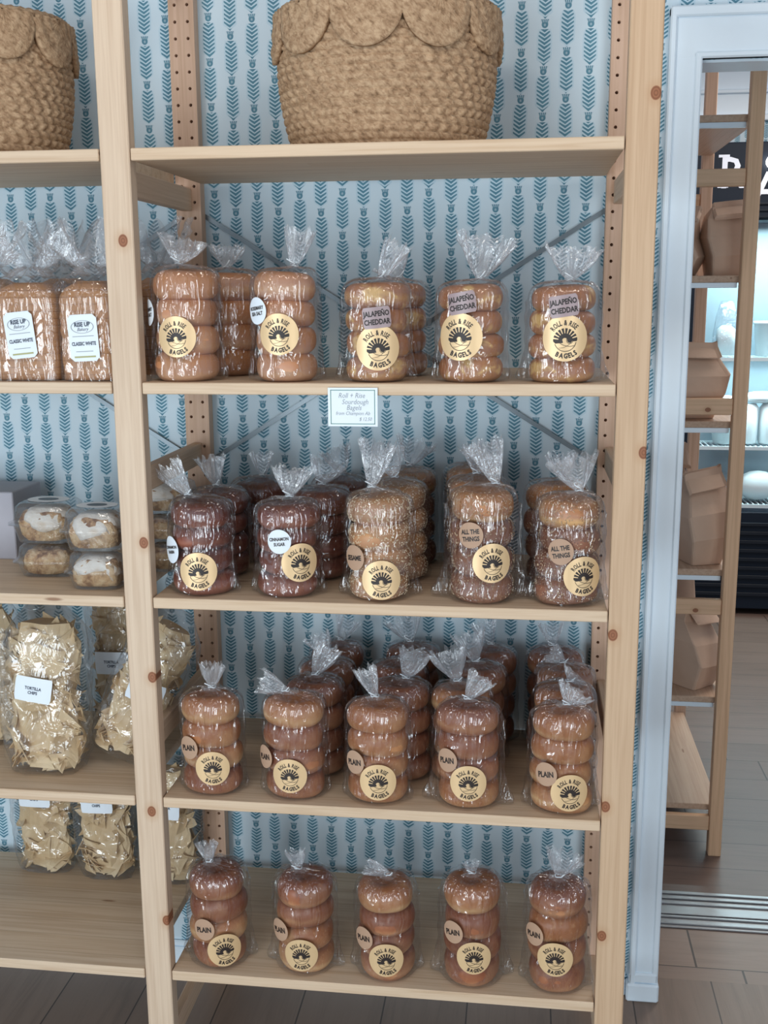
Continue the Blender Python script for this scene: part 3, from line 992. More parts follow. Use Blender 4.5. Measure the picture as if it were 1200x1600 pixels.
P4 = 'plain'; PD = 'plain_dark'
SH = {2: SZ[1], 3: SZ[2], 4: SZ[3], 5: SZ[4]}
front = [
 (2, 'salt', 0.069, .194, (-.011, .207), (-.001, .250), .040, (-.03, .080, .0358), (-1.02, .122), None, 'bag of pale bagels with white sea salt sticker, first on its shelf beside the post', 0.7),
 (2, 'salt', 0.251, .189, (.017, .201), (.030, .262), .026, (0.0, .084, .0358), (-.62, .124), None, 'bag of bagels with white oval sticker and upright twisted top, left of the card', 0.6),
 (2, 'cheddar', 0.414, .169, (.009, .178), (.040, .238), .022, (.16, .061, .039), (.13, .112), None, 'jalapeño cheddar bagel bag whose top leans right, above the handwritten card', 0.8),
 (2, 'cheddar', 0.582, .165, (.013, .177), (.026, .246), .050, (-.26, .079, .040), (-.21, .136), None, 'jalapeño cheddar bagel bag in the middle of the three, with wide frilly top', 0.6),
 (2, 'cheddar', 0.741, .162, (.009, .172), (.013, .226), .047, (.01, .077, .039), (-.04, .130), None, 'jalapeño cheddar bagel bag nearest the right post', 1.2),
 (3, 'cinnamon', 0.081, .170, (-.024, .184), (-.062, .236), .024, (.12, .051, .0358), (-.72, .088), None, 'dark cinnamon bagel bag with white oval sticker and top pointing left, by the post', 0.9),
 (3, 'cinnamon', 0.245, .170, (.005, .184), (.010, .236), .036, (.53, .071, .0358), (-.04, .111), None, 'dark red-brown bagel bag with round white cinnamon sugar sticker', 0.7),
 (3, 'sesame', 0.417, .186, (-.014, .204), (-.002, .286), .030, (.16, .044, .0363), (-.62, .082), None, 'sesame bagel bag covered in pale seeds in the middle of its shelf', 1.0),
 (3, 'seeded', 0.606, .200, (.022, .214), (.000, .286), .028, (.29, .080, .0358), (-.29, .130), None, 'all the things bagel bag just right of the sesame bag on the third shelf', 2.0),
 (3, 'seeded', 0.760, .188, (.016, .203), (.003, .262), .038, (.37, .060, .0358), (-.24, .104), None, 'all the things bagel bag next to the right post', 0.8),
 (4, P4, 0.088, .192, (.003, .208), (.005, .253), .024, (.20, .063, .034), (-.52, .101), [PD, P4, P4, P4], 'plain bagel bag with pale top bagel standing alone by the left post, fourth shelf', 0.5),
 (4, P4, 0.251, .193, (-.016, .207), (-.064, .222), .024, (-.01, .056, .034), (-.84, .086), [PD, PD, PD, P4], 'plain bagel bag whose top points left, second on the fourth shelf', 0.5),
 (4, P4, 0.412, .188, (-.005, .203), (-.025, .256), .020, (.10, .052, .0358), (-.60, .087), [P4, P4, P4, P4], 'plain bagel bag with tall narrow tail, middle of the fourth shelf front', 0.5),
 (4, P4, 0.584, .193, (-.002, .206), (.025, .248), .026, (.04, .059, .035), (-.58, .100), [P4, PD, PD, PD], 'plain bagel bag with hard shiny crease at lower right, fourth shelf', 1.6),
 (4, P4, 0.758, .190, (.007, .203), (.023, .230), .032, (.21, .050, .0358), (-.46, .083), [P4, P4, P4, P4], 'plain bagel bag in front of the row beside the right post, fourth shelf', 0.8),
 (5, P4, 0.083, .194, (-.015, .208), (-.022, .246), .021, (.41, .049, .035), (-.18, .094), [PD, P4, PD, PD], 'plain bagel bag nearest the left post on the bottom shelf', 0.9),
 (5, P4, 0.262, .192, (-.013, .205), (-.019, .240), .020, (.03, .053, .034), (-.66, .098), [P4, P4, PD, PD], 'plain bagel bag with a very pale bottom bagel, bottom shelf', 1.2),
 (5, P4, 0.425, .190, (.004, .203), (-.040, .216), .018, (.10, .055, .035), (-.60, .094), [PD, PD, PD, P4], 'plain bagel bag with yellowish top bagel, middle of the bottom shelf', 0.8),
 (5, P4, 0.594, .205, (-.001, .218), (-.003, .238), .016, (.10, .073, .034), (-.53, .121), [PD, PD, PD, P4], 'plain bagel bag with short top between two others right on the bottom shelf', 1.3),
 (5, P4, 0.758, .208, (.001, .221), (.012, .268), .034, (-.07, .082, .035), (-.72, .124), [PD, PD, P4, PD], 'plain bagel bag beside the right post on the bottom shelf', 0.7),
]
for (r, kind, x, H, nk, tl, fl, lg, fv, kinds, label, ears) in front:
    yy = 0.066 if r != 4 else 0.056
    bagel_bag(label, kind, x, yy, SH[r], H, nk, tl, fl, lg, fv, None, 0.92 if r != 4 else 0.78, 0, kinds, ears)

back = [
 (2, 'salt', 0.115, .20, .190, 'pale bagel bag behind the first bag of its shelf'),
 (2, 'cheddar', 0.437, .20, .168, 'cheddar bagel bag half hidden behind the one above the card'),
 (3, 'cinnamon', 0.078, .20, .165, 'dark bagel bag hidden behind the front left cinnamon bag'),
 (3, 'cinnamon', 0.128, .325, .165, 'dark bagel bag at the back left of the third shelf under a cloudy top'),
 (3, 'cinnamon', 0.282, .20, .170, 'dark bagel bag directly behind the cinnamon sugar bag'),
 (3, 'cinnamon', 0.302, .325, .172, 'dark bagel bag at the back, left of the sesame bags'),
 (3, 'sesame', 0.434, .20, .186, 'second sesame bagel bag right behind the front one'),
 (3, 'seeded', 0.440, .325, .190, 'dark seeded bagel bag at the back behind the sesame bags'),
 (3, 'seeded', 0.590, .20, .196, 'seeded bagel bag behind the all the things bag beside sesame'),
 (3, 'seeded', 0.575, .325, .200, 'seeded bagel bag at the very back, its brown top showing left'),
 (3, 'seeded', 0.740, .20, .190, 'seeded bagel bag behind the one next to the right post'),
 (4, PD, 0.272, .159, .190, 'brown plain bagel bag second in its file, behind the left-pointing one'),
 (4, PD, 0.276, .262, .192, 'brown plain bagel bag third in the file under the cinnamon sugar bag'),
 (4, PD, 0.282, .364, .196, 'brown bagel bag at the wall end of the file on the left'),
 (4, PD, 0.446, .159, .190, 'plain bagel bag second in the middle file, its top pointing right'),
 (4, PD, 0.430, .262, .194, 'plain bagel bag third in the middle file of the fourth shelf'),
 (4, PD, 0.447, .364, .198, 'plain bagel bag against the wall in the middle file'),
 (4, P4, 0.566, .159, .188, 'plain bagel bag second in the file right of the middle'),
 (4, PD, 0.592, .262, .194, 'plain bagel bag third in the file right of the middle'),
 (4, PD, 0.612, .364, .198, 'plain bagel bag against the wall, with a dark looped tie'),
 (4, P4, 0.764, .159, .196, 'plain bagel bag second in the file beside the right post'),
 (4, P4, 0.768, .262, .198, 'plain bagel bag third in the file beside the right post'),
 (4, PD, 0.752, .364, .200, 'plain bagel bag against the wall in the file beside the right post'),
]
rb_ = random.Random(3)
tails = {15: (.050, .214, .018), 11: (.03, .262, .028), 12: (-.02, .25, .028), 18: (-.02, .265, .03), 17: (-.03, .262, .034), 20: (.02, .222, .030), 21: (-.03, .232, .02)}
for i, (r, kind, x, y, H, label) in enumerate(back):
    nx = rb_.uniform(-.012, .012); nz = H + 0.014
    tl = (nx + rb_.uniform(-.02, .02), nz + rb_.uniform(.03, .055)); fl = rb_.uniform(.022, .04)
    if i in tails: tl, fl = tails[i][:2], tails[i][2]
    bagel_bag(label, kind, x, y, SH[r], H, (nx, nz), tl, fl, sy=0.92 if r != 4 else 0.78, ears=0.3)

# ------------------------------------------------------------------ price card clipped to the shelf edge
t = thing('price_card', 'small handwritten price card with green border hanging from the shelf edge', 'sign', (0.381, -0.004, 1.448))
boxobj('card', (-0.0435, -0.0006, -0.067), (0.0435, 0.0006, 0.0), M['white_paper'], t)
g = G()
for a, b in (((-0.039, -0.0632), (0.039, -0.0620)), ((-0.039, -0.0048), (0.039, -0.0036)), ((-0.039, -0.0632), (-0.0378, -0.0036)), ((0.0378, -0.0632), (0.039, -0.0036))):
    g.box((a[0], -0.0010, a[1]), (b[0], -0.0006, b[1]))
g.build('printed_border', plain('green_ink', (0.10, 0.25, 0.20), 0.6), t)
V3, F3 = [], []
for s, x, z, sz in (('Roll + Rise', -0.002, -0.013, 0.0125), ('Sourdough', 0.004, -0.024, 0.0125), ('Bagels', 0.002, -0.034, 0.0125), ('from Champion Ab', 0.0, -0.044, 0.0090), ('$ 12.50', 0.022, -0.054, 0.0085)):
    v, f = text2d(s, sz, -0.004, 0.85, 0.25)
    b = len(V3); V3 += [(a + x, -0.0011, c + z) for a, c in v]; F3 += [tuple(i + b for i in q) for q in f]
mk('handwriting', V3, F3, M['greyink'], t)

# ------------------------------------------------------------------ bread loaves in bags
M['loaf'] = bread('loaf_crust', (0.40, 0.19, 0.075), (0.52, 0.27, 0.12), (0.58, 0.33, 0.16))


def sliced():
    m = Mat('sliced_loaf_crust', 0.5, 0.4)
    x, y, z = m.xyz()
    n = m.noise(m.tc.outputs['Object'], 14, 3)
    s = ((z + n * 0.002) / 0.0125).fract()
    c = m.mix(n, (0.40, 0.175, 0.068), (0.55, 0.28, 0.12))
    m.color(m.mix(s.lt(0.09) * 0.85, c, (0.25, 0.10, 0.04))); m.bump(n, 0.2, 0.003)
    return m.m


M['sliced'] = sliced()


def loaf_bag(label, x, y, z, w, d, h, seed, lab=True, rz=0.0, tilt=0.05, sticker_h=0.085):
    rg = random.Random(seed)
    t = thing('bread_bag', label, 'bag of bread', (x, y, z), (0, 0, rz))
    rings = []
    for k in range(15):
        u = k / 14
        zz = 0.002 + (h - 0.002) * u
        s = 1 if u < 0.8 else math.sqrt(max(0.04, 1 - ((u - 0.8) / 0.2) ** 2 * 0.82))
        s *= 0.97 + 0.03 * math.sin(min(1, u * 5) * PI / 2)
        rings.append((0, 0, zz, w / 2 * s, d / 2 * s, 4.5))
    vs, fs = loft(rings, 56, fn=lambda a, u, p: (p[0] + 0.0015 * math.sin(u * 40 + a), p[1] + 0.001 * math.sin(5 * a + u * 20), p[2]))
    mk('loaf', vs, fs, M['sliced'], t, True)
    n = 96
    A = [2 * PI * i / n for i in range(n)]
    phs = [rg.uniform(0, 6.28) for _ in range(8)]
    rings = []; mi = []
    def R(cx, cz, rx, ry, e, amp, m):
        ring = []
        for a in A:
            c, s = math.cos(a), math.sin(a)
            q = 1 + amp * (math.cos(9 * a + phs[0]) * 0.4 + math.cos(14 * a + phs[1]) * 0.4 + math.cos(21 * a + phs[2]) * 0.3 + math.cos(3 * a + phs[3]) * 0.25)
            ring.append((cx + rx * q * math.copysign(abs(c) ** (2 / e), c), ry * q * math.copysign(abs(s) ** (2 / e), s), cz + (0.12 * amp * math.cos(5 * a + phs[4]) if m else 0)))
        rings.append(ring); mi.append(m)
    for k in range(14):
        u = k / 13; R(0, 0.0005 + h * 0.86 * u, w / 2 + 0.004, d / 2 + 0.004, 4.5, 0.012, 0)
    nk = h + 0.028
    for k in range(1, 12):
        u = k / 11
        R(0, h * 0.86 + (nk - h * 0.86) * (u ** 0.8), (w / 2 + 0.004) * (1 - u ** 1.7) + 0.006, (d / 2 + 0.004) * (1 - u ** 1.7) + 0.006, 4.5 - 2.3 * u, 0.012 + 0.10 * u * (1 - u) * 3, 1 if u > 0.7 else 0)
    for k in range(1, 10):
        u = k / 9
        R(rg.uniform(-.002, .002), nk + 0.052 * u, 0.006 + 0.058 * u ** 0.6, 0.006 + 0.028 * u, 2.2, 0.20 * u + 0.08, 1)
    vs = [p for r in rings for p in r]; fs, fm = [], []
    for k in range(len(rings) - 1):
        for i in range(n):
            j = (i + 1) % n; fs.append((k * n + i, k * n + j, (k + 1) * n + j, (k + 1) * n + i)); fm.append(mi[k + 1])
    mk('plastic_bag', vs, fs, parent=t, smooth=True, mats=[M['film'], M['film_gathered']], fm=fm)
    if lab:
        y0 = -d / 2 - 0.0065
        ct, st = math.cos(tilt), math.sin(tilt)
        def P(v2, off): return [(x_ * ct - z_ * st, y0 - off, sticker_h + x_ * st + z_ * ct) for x_, z_ in v2]
        v, f = rect2(0.055, 0.083, 0.007, 2, 24)
        s = mk('paper_label', P(v, 0), f, M['white_paper'], t)
        V2, F2 = [], []
        for txt, zz, sz, bo, sq in (('RISE UP', 0.024, 0.0105, 0.04, 0.85), ('CLASSIC WHITE', -0.010, 0.0088, 0.035, 0.72)):
            a, b_ = text2d(txt, sz, bo, sq); b = len(V2); V2 += [(p[0], p[1] + zz) for p in a]; F2 += [tuple(i + b for i in q) for q in b_]
        a, b_ = text2d('Bakery', 0.0085, 0.0, 0.9, 0.4); b = len(V2); V2 += [(p[0], p[1] + 0.0155) for p in a]; F2 += [tuple(i + b for i in q) for q in b_]
        mk('printed_lettering', P(V2, 0.0005), F2, M['blueink'], s)
        V2, F2 = [], []
        for i in range(40):
            a0, a1 = 2 * PI * i / 40, 2 * PI * (i + 1) / 40
            b = len(V2)
            for aa, rr in ((a0, 1), (a1, 1), (a1, 0.93), (a0, 0.93)): V2.append((0.0215 * rr * math.cos(aa), 0.0195 + 0.0115 * rr * math.sin(aa)))
            F2.append((b, b + 1, b + 2, b + 3))
        mk('printed_oval', P(V2, 0.0005), F2, M['greyink'], s)
        for zz, ww in ((0.0025, 0.040), (-0.0245, 0.032)):
            mk('printed_line', P([(-ww / 2, zz), (ww / 2, zz), (ww / 2, zz + 0.0011), (-ww / 2, zz + 0.0011)], 0.0005), [(0, 1, 2, 3)], M['greyink'], s)
        v, f = rect2(0.040, 0.0030, 0, 1, 1)
        mk('printed_stripe', P([(p[0], p[1] - 0.0335) for p in v], 0.0005), f, plain('olive_ink', (0.42, 0.42, 0.20), 0.6), s)
    return t


loaf_bag('classic white loaf in a clear bag at the left picture edge, its label higher', -0.228, 0.075, SZ[1], 0.128, 0.10, 0.176, 1, True, 0, 0.10, 0.083)
loaf_bag('classic white loaf in a clear bag right beside the middle post', -0.108, 0.072, SZ[1], 0.106, 0.10, 0.178, 2, True, 0, 0.05, 0.078)
loaf_bag('bagged brown loaf seen through the gap right of the middle post', -0.028, 0.21, SZ[1], 0.100, 0.10, 0.185, 3, False)
loaf_bag('bagged loaf behind the two labelled loaves, seen between them', -0.215, 0.20, SZ[1], 0.12, 0.10, 0.185, 4, False)
loaf_bag('bagged loaf mostly outside the left picture edge, behind the labelled one', -0.365, 0.20, SZ[1], 0.12, 0.10, 0.185, 5, False)

# ------------------------------------------------------------------ pastry clamshells
def icing_mat():
    m = Mat('crusted_icing', 0.45, 0.4)
    n = m.noise(m.tc.outputs['Object'], 55, 4, 0.65); n2 = m.noise(m.tc.outputs['Object'], 20, 2)
    m.color(m.mix(n2.step(0.50, 0.68) * 0.7, m.mix(n, (0.66, 0.59, 0.50), (0.84, 0.81, 0.76)), (0.52, 0.36, 0.21)))
    m.bump(n, 0.8, 0.006); return m.m


M['icing'] = icing_mat()


def pastry_mat():
    m = Mat('baked_pastry', 0.6, 0.3)
    n = m.noise(m.tc.outputs['Object'], 48, 4, 0.65); n2 = m.noise(m.tc.outputs['Object'], 16, 2)
    c = m.ramp(n, [(0.38, (0.20, 0.09, 0.04)), (0.5, (0.50, 0.30, 0.15)), (0.62, (0.64, 0.47, 0.29))])
    m.color(m.mix(n2.step(0.45, 0.6) * 0.4, c, (0.52, 0.36, 0.19))); m.bump(n, 0.9, 0.010)
    return m.m


M['pastry'] = pastry_mat()


def clam(label, x, y, z, w, d, h, rz, seed, icing=True, deck=True):
    rg = random.Random(seed)
    t = thing('clamshell_box', label, 'pastry box', (x, y, z), (0, 0, rz))
    lower = [(0, 0, 0.0008, w * .38, d * .38, 5), (0, 0, 0.003, w * .41, d * .41, 5), (0, 0, h * .45, w * .48, d * .48, 5), (0, 0, h * .46, w * .53, d * .53, 6), (0, 0, h * .48, w * .53, d * .53, 6), (0, 0, h * .485, w * .48, d * .48, 5)]
    v, f = loft(lower, 64, cap1=False); mk('tray', v, f, M['clam'], t, True)
    upper = [(0, 0, h * .50, w * .53, d * .53, 6), (0, 0, h * .515, w * .53, d * .53, 6), (0, 0, h * .53, w * .475, d * .475, 5), (0, 0, h * .88, w * .44, d * .44, 5), (0, 0, h * .96, w * .40, d * .40, 4), (0, 0, h * .985, w * .36, d * .36, 4), (0, 0, h * .985, w * .2, d * .2, 4)]
    v, f = loft(upper, 64, cap0=False); mk('lid', v, f, M['clam'], t, True)
    ph = [rg.uniform(0, 6.28) for _ in range(5)]
    def lump(a, u, p):
        k = 1 + 0.06 * math.sin(3 * a + ph[0] + u * 4) + 0.05 * math.sin(7 * a + ph[1] + u * 9) + 0.03 * math.sin(17 * a + u * 23)
        return (p[0] * k, p[1] * k, p[2] + 0.002 * math.sin(4 * a + ph[2]) * u)
    r = [(0, 0, 0.004, w * .28, d * .28, 4), (0, 0, 0.006, w * .33, d * .33, 4), (0, 0, h * .22, w * .385, d * .38, 4), (0, 0, h * .45, w * .40, d * .39, 4), (0, 0, h * .6, w * .385, d * .37, 3.5), (0, 0, h * .74, w * .33, d * .33, 3), (0, 0, h * .79, w * .18, d * .18, 3)]
    v, f = loft(r, 48, fn=lump); mk('pastry', v, f, M['pastry'], t, True)
    if icing:
        def drip(a, u, p):
            k = 0.98 + 0.06 * math.sin(4 * a + ph[3] + 5 * u) + 0.03 * math.sin(11 * a + u * 9)
            dz = -(0.012 * max(0, math.sin(3 * a + ph[4])) + 0.008 * max(0, math.sin(7 * a + ph[0]))) * (1 - u) ** 2
            return (p[0] * k, p[1] * k, p[2] + dz)
        r = [(0, 0, h * .50, w * .42, d * .41, 3.5), (0, 0, h * .60, w * .41, d * .40, 3.5), (0, 0, h * .72, w * .37, d * .36, 3), (0, 0, h * .82, w * .28, d * .28, 2.5), (0, 0, h * .85, w * .1, d * .1, 2)]
        v, f = loft(r, 64, fn=drip); mk('icing', v, f, M['icing'], t, True)
    if deck:
        s = mk('lid_label', [(x_ * 1, y_ * 1, h * .985 + 0.0012) for x_, y_ in disc2(w * .34, d * .26)[0]], disc2(1, 1)[1], M['white_paper'], t)
        mk('lid_mark', [(x_ * 1, y_ * 1, h * .985 + 0.0018) for x_, y_ in disc2(w * .17, d * .11)[0]], disc2(1, 1)[1], plain('slate_ink', (0.10, 0.13, 0.16), 0.5), s)


clam('lower clear box with crumbly pastry on the left of the two stacks', -0.262, 0.165, SZ[2], 0.125, 0.12, 0.068, 0.05, 1, False, False)
clam('upper clear box with an iced golden pastry, left stack', -0.264, 0.165, SZ[2] + 0.068, 0.125, 0.12, 0.082, -0.04, 2)
clam('lower clear box with a pale bun beside the middle post', -0.126, 0.080, SZ[2], 0.112, 0.11, 0.075, 0.0, 3, True, False)
clam('upper clear box with a thickly iced crumb pastry beside the middle post', -0.129, 0.082, SZ[2] + 0.075, 0.116, 0.115, 0.082, 0.05, 4)
clam('lowest clear pastry box in the gap right of the middle post', -0.040, 0.225, SZ[2], 0.112, 0.11, 0.062, 0.0, 5, False, False)
clam('middle clear pastry box in the gap right of the middle post', -0.040, 0.225, SZ[2] + 0.062, 0.112, 0.11, 0.058, 0.0, 6, False, False)
clam('topmost clear box with white icing in the gap right of the middle post', -0.038, 0.225, SZ[2] + 0.12, 0.112, 0.11, 0.062, 0.0, 7, True, False)
clam('clear pastry box at the back between the two front stacks', -0.170, 0.290, SZ[2], 0.11, 0.11, 0.07, 0.0, 8, True, False)
g = G(); g.box((-0.56, 0.255, SZ[2]), (-0.385, 0.39, SZ[2] + 0.145), 0.002)
o = g.build('carton', plain('grey_card', (0.42, 0.41, 0.46), 0.6))
tag(o, 'plain grey carton at the left picture edge beside the pastry boxes', 'box')

# ------------------------------------------------------------------ tortilla chip bags


def chip_mat():
    m = Mat('corn_chip', 0.55, 0.35)
    n = m.noise(m.tc.outputs['Object'], 40, 3); n2 = m.noise(m.tc.outputs['Object'], 9, 2)
    m.color(m.mix(n2.step(0.35, 0.65), m.mix(n, (0.52, 0.34, 0.17), (0.76, 0.57, 0.33)), m.mix(n, (0.70, 0.52, 0.31), (0.86, 0.70, 0.46))))
    m.bump(n, 0.3, 0.002); return m.m


M['chip'] = chip_mat()


def chip_bag(label, x, y, z, w, d, h, rot, seed, label_at=None, lt=0.0, group=None, nch=110, lsize=(0.074, 0.05), top='flat'):
    rg = random.Random(seed)
    t = thing('chip_bag', label, 'bag of chips', (x, y, z), rot, group)
    vs, fs = [], []
    def half(u):      # half sizes at height fraction u
        s = (1 - (1 - min(1, u * 5)) ** 2 * 0.25) * (1 if u < 0.75 else 1 - ((u - 0.75) / 0.25) ** 1.6 * 0.55)
        return w / 2 * (s * 0.75 + 0.25 * min(1, (1.05 - u) * 4 if u > 0.8 else 1)), d / 2 * s
    for q in range(nch):
        u = rg.uniform(0.02, 0.90) if q % 6 else rg.uniform(0.01, 0.10); a = rg.uniform(0, 2 * PI)
        hw, hd = half(u)
        k = rg.uniform(0.55, 0.86)
        c = Vector((hw * k * math.cos(a), hd * k * math.sin(a) * 0.8, 0.010 + u * h * 0.92))
        nrm = Vector((math.cos(a) * rg.uniform(0.2, 1), math.sin(a) + rg.uniform(-.6, .6), rg.uniform(-1.0, 1.0))).normalized()
        tu = nrm.orthogonal().normalized(); tu = Matrix.Rotation(rg.uniform(0, 6.28), 3, nrm) @ tu; tv = nrm.cross(tu)
        sz = rg.uniform(0.020, 0.031); bend = rg.uniform(-14, 14); bd2 = rg.uniform(-9, 9)
        sz = min(sz, hd * 0.75)
        pts = [(0, 0)]
        m = 12
        for ringr in (0.5, 1.0):
            for i in range(m):
                th = 2 * PI * i / m
                rr = sz * ringr * (0.62 / max(0.5, math.cos((th % (2 * PI / 3)) - PI / 3)) * 0.95)
                pts.append((rr * math.cos(th), rr * math.sin(th)))
        for lay in (0, 1):
            b = len(vs)
            for (p, r_) in pts:
                hgt = bend * p * p + bd2 * p * r_ + (0.0012 if lay else 0)
                P = c + tu * p + tv * r_ + nrm * hgt
                e = max(abs(P.x) / (hw * 0.93), abs(P.y) / (hd * 0.93), 1)
                P.x /= e; P.y /= e
                P.z = min(max(P.z, 0.004 + 0.001 * lay + 0.010 * max(0, abs(P.x) / hw - 0.5)), h * 0.96)
                vs.append(P)
            for i in range(m):
                j = (i + 1) % m
                tri = (b, b + 1 + i, b + 1 + j); qd = (b + 1 + i, b + 1 + m + i, b + 1 + m + j, b + 1 + j)
                if lay: fs += [tri, qd]
                else: fs += [tuple(reversed(tri)), tuple(reversed(qd))]
            if lay:
                b0 = b - len(pts)
                for i in range(m):
                    j = (i + 1) % m; fs.append((b0 + 1 + m + i, b0 + 1 + m + j, b + 1 + m + j, b + 1 + m + i))
    # inner heap so nothing shows through the middle
    o = mk('tortilla_chips', vs, fs, M['chip'], t, False); o['kind'] = 'stuff'
    rings = []
    for k in range(8):
        u = k / 7; hw, hd = half(u * 0.9)
        rings.append((0, 0, 0.01 + u * h * 0.86, hw * 0.72, hd * 0.55, 2.5))
    v, f = loft(rings, 24, fn=lambda a, u, p: (p[0] * (1 + .2 * math.sin(3 * a + u * 9)), p[1] * (1 + .2 * math.sin(4 * a + u * 7)), p[2]))
    o = mk('broken_chips', v, f, M['chip'], t, False); o['kind'] = 'stuff'
    ph = [rg.uniform(0, 6.28) for _ in range(10)]
    def crumple(a, u, p):
        k = 1 + 0.03 * math.sin(5 * a + ph[0] + 9 * u) + 0.022 * math.sin(9 * a + ph[1] - 16 * u) + 0.018 * math.sin(15 * a + ph[2] + 31 * u) + 0.012 * math.sin(4 * a + 44 * u + ph[3])
        return (p[0] * k, p[1] * k, p[2] + 0.003 * math.sin(5 * a + ph[4]) * (1 - abs(2 * u - 1)))
    rings = []
    for k in range(34):
        u = k / 33; hw, hd = half(u)
        if u > 0.9: hd *= 1 - (u - 0.9) * 7
        rings.append((0, 0, 0.0015 + u * h, hw * 1.04, max(0.004, hd * 1.06), 2.8))
    v, f = loft(rings, 90, fn=crumple)
    mk('plastic_bag', v, f, M['film_chips'], t, True)
    if label_at:
        lx, lz = label_at
        hw, hd = half(lz / h)
        v, f = rect2(lsize[0], lsize[1], 0.002, 10, 6)
        ct, st = math.cos(lt), math.sin(lt)
        def P(v2, off):
            out = []
            for a, b in v2:
                X = lx + a * ct - b * st; Z = lz + a * st + b * ct
                out.append((X, -hd * 1.12 * (1 - abs(X / (hw * 1.1)) ** 2.8 * 0.4) - 0.004 - off, Z))
            return out
        s = mk('paper_label', P(v, 0), f, M['white_paper'], t)
        V2, F2 = [], []
        for ln, zz in (('TORTILLA', 0.003), ('CHIPS', -0.006)):
            a, b_ = text2d(ln, 0.0085, 0.03, 0.85); b = len(V2); V2 += [(p[0], p[1] + zz) for p in a]; F2 += [tuple(i + b for i in q) for q in b_]
        mk('printed_lettering', P(V2, 0.0006), F2, M['blueink'], s)
    return t


chip_bag('large bag of tortilla chips with tilted white label, front left of its shelf', -0.276, 0.105, SZ[3], 0.168, 0.115, 0.345, (-0.06, 0.03, 0.05), 1, (-0.002, 0.185), -0.13, nch=150)
chip_bag('bag of tortilla chips leaning right behind the middle post', -0.140, 0.150, SZ[3] + 0.024, 0.140, 0.095, 0.33, (-0.05, 0.42, 0.0), 2, (0.012, 0.165), 0.0, nch=120)
chip_bag('bag of tortilla chips at the back, between the large one and the leaning one', -0.195, 0.315, SZ[3], 0.13, 0.08, 0.36, (0, 0, 0), 3, (0.0, 0.170), 0.02, nch=100)
chip_bag('bag of tortilla chips in shade at the left picture edge', -0.425, 0.235, SZ[3], 0.14, 0.10, 0.33, (0, -0.1, 0), 4, None, nch=90)
chip_bag('bag of tortilla chips at the back left of the bottom shelf', -0.415, 0.355, SZ[4], 0.145, 0.08, 0.30, (0, 0, 0), 5, (0.0, 0.200), 0, nch=90)
chip_bag('bag of tortilla chips in the middle of the bottom left shelf', -0.262, 0.345, SZ[4], 0.14, 0.085, 0.30, (0, 0, 0), 6, (0.0, 0.200), 0.03, nch=90)
chip_bag('bag of tortilla chips at the bottom, partly behind the middle post', -0.112, 0.345, SZ[4], 0.14, 0.085, 0.30, (0, 0.03, 0), 7, (0.0, 0.195), -0.03, nch=90)

# ------------------------------------------------------------------ room beyond: side-on pine rack with paper bags
rack = thing('shelving_rack', 'narrow pine rack standing side-on in the room beyond the doorway', 'shelf', (0, 0, 0))
X1, XP = 1.266, 0.036
RY0, RY1 = 1.118, 1.87
for yy in (RY0, RY1):
    for xx in (X1 - XP, 0.87):
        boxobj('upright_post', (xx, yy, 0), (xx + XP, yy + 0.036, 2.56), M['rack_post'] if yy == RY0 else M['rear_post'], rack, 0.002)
    for z0 in (0.076, 0.725, 1.282, 1.872, 2.46):
        boxobj('rung', (0.906, yy + 0.008, z0), (X1 - XP, yy + 0.028, z0 + 0.044), M['pine_x'], rack, 0.002)
RS = [2.052, 1.648, 1.262, 0.848, 0.474, 0.144]
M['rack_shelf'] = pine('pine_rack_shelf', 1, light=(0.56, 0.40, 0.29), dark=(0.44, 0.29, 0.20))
for z in RS:
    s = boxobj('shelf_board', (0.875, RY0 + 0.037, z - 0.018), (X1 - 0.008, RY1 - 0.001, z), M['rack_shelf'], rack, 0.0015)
    if z > 0.2: boxobj('shelf_batten', (0.91, RY0 + 0.0385, z - 0.032), (X1 - XP - 0.002, RY0 + 0.05, z - 0.0182), M['paint'], rack, 0.001)


def kraftpaper():
    m = Mat('brown_kraft_paper', 0.65, 0.3)
    n = m.noise(m.tc.outputs['Object'], 12, 3, 0.6); n2 = m.noise(m.tc.outputs['Object'], 200, 2)
    m.color(m.mix(n, (0.54, 0.37, 0.27), (0.66, 0.47, 0.35))); m.bump(n, 0.5, 0.006); return m.m


M['paperbag'] = kraftpaper()


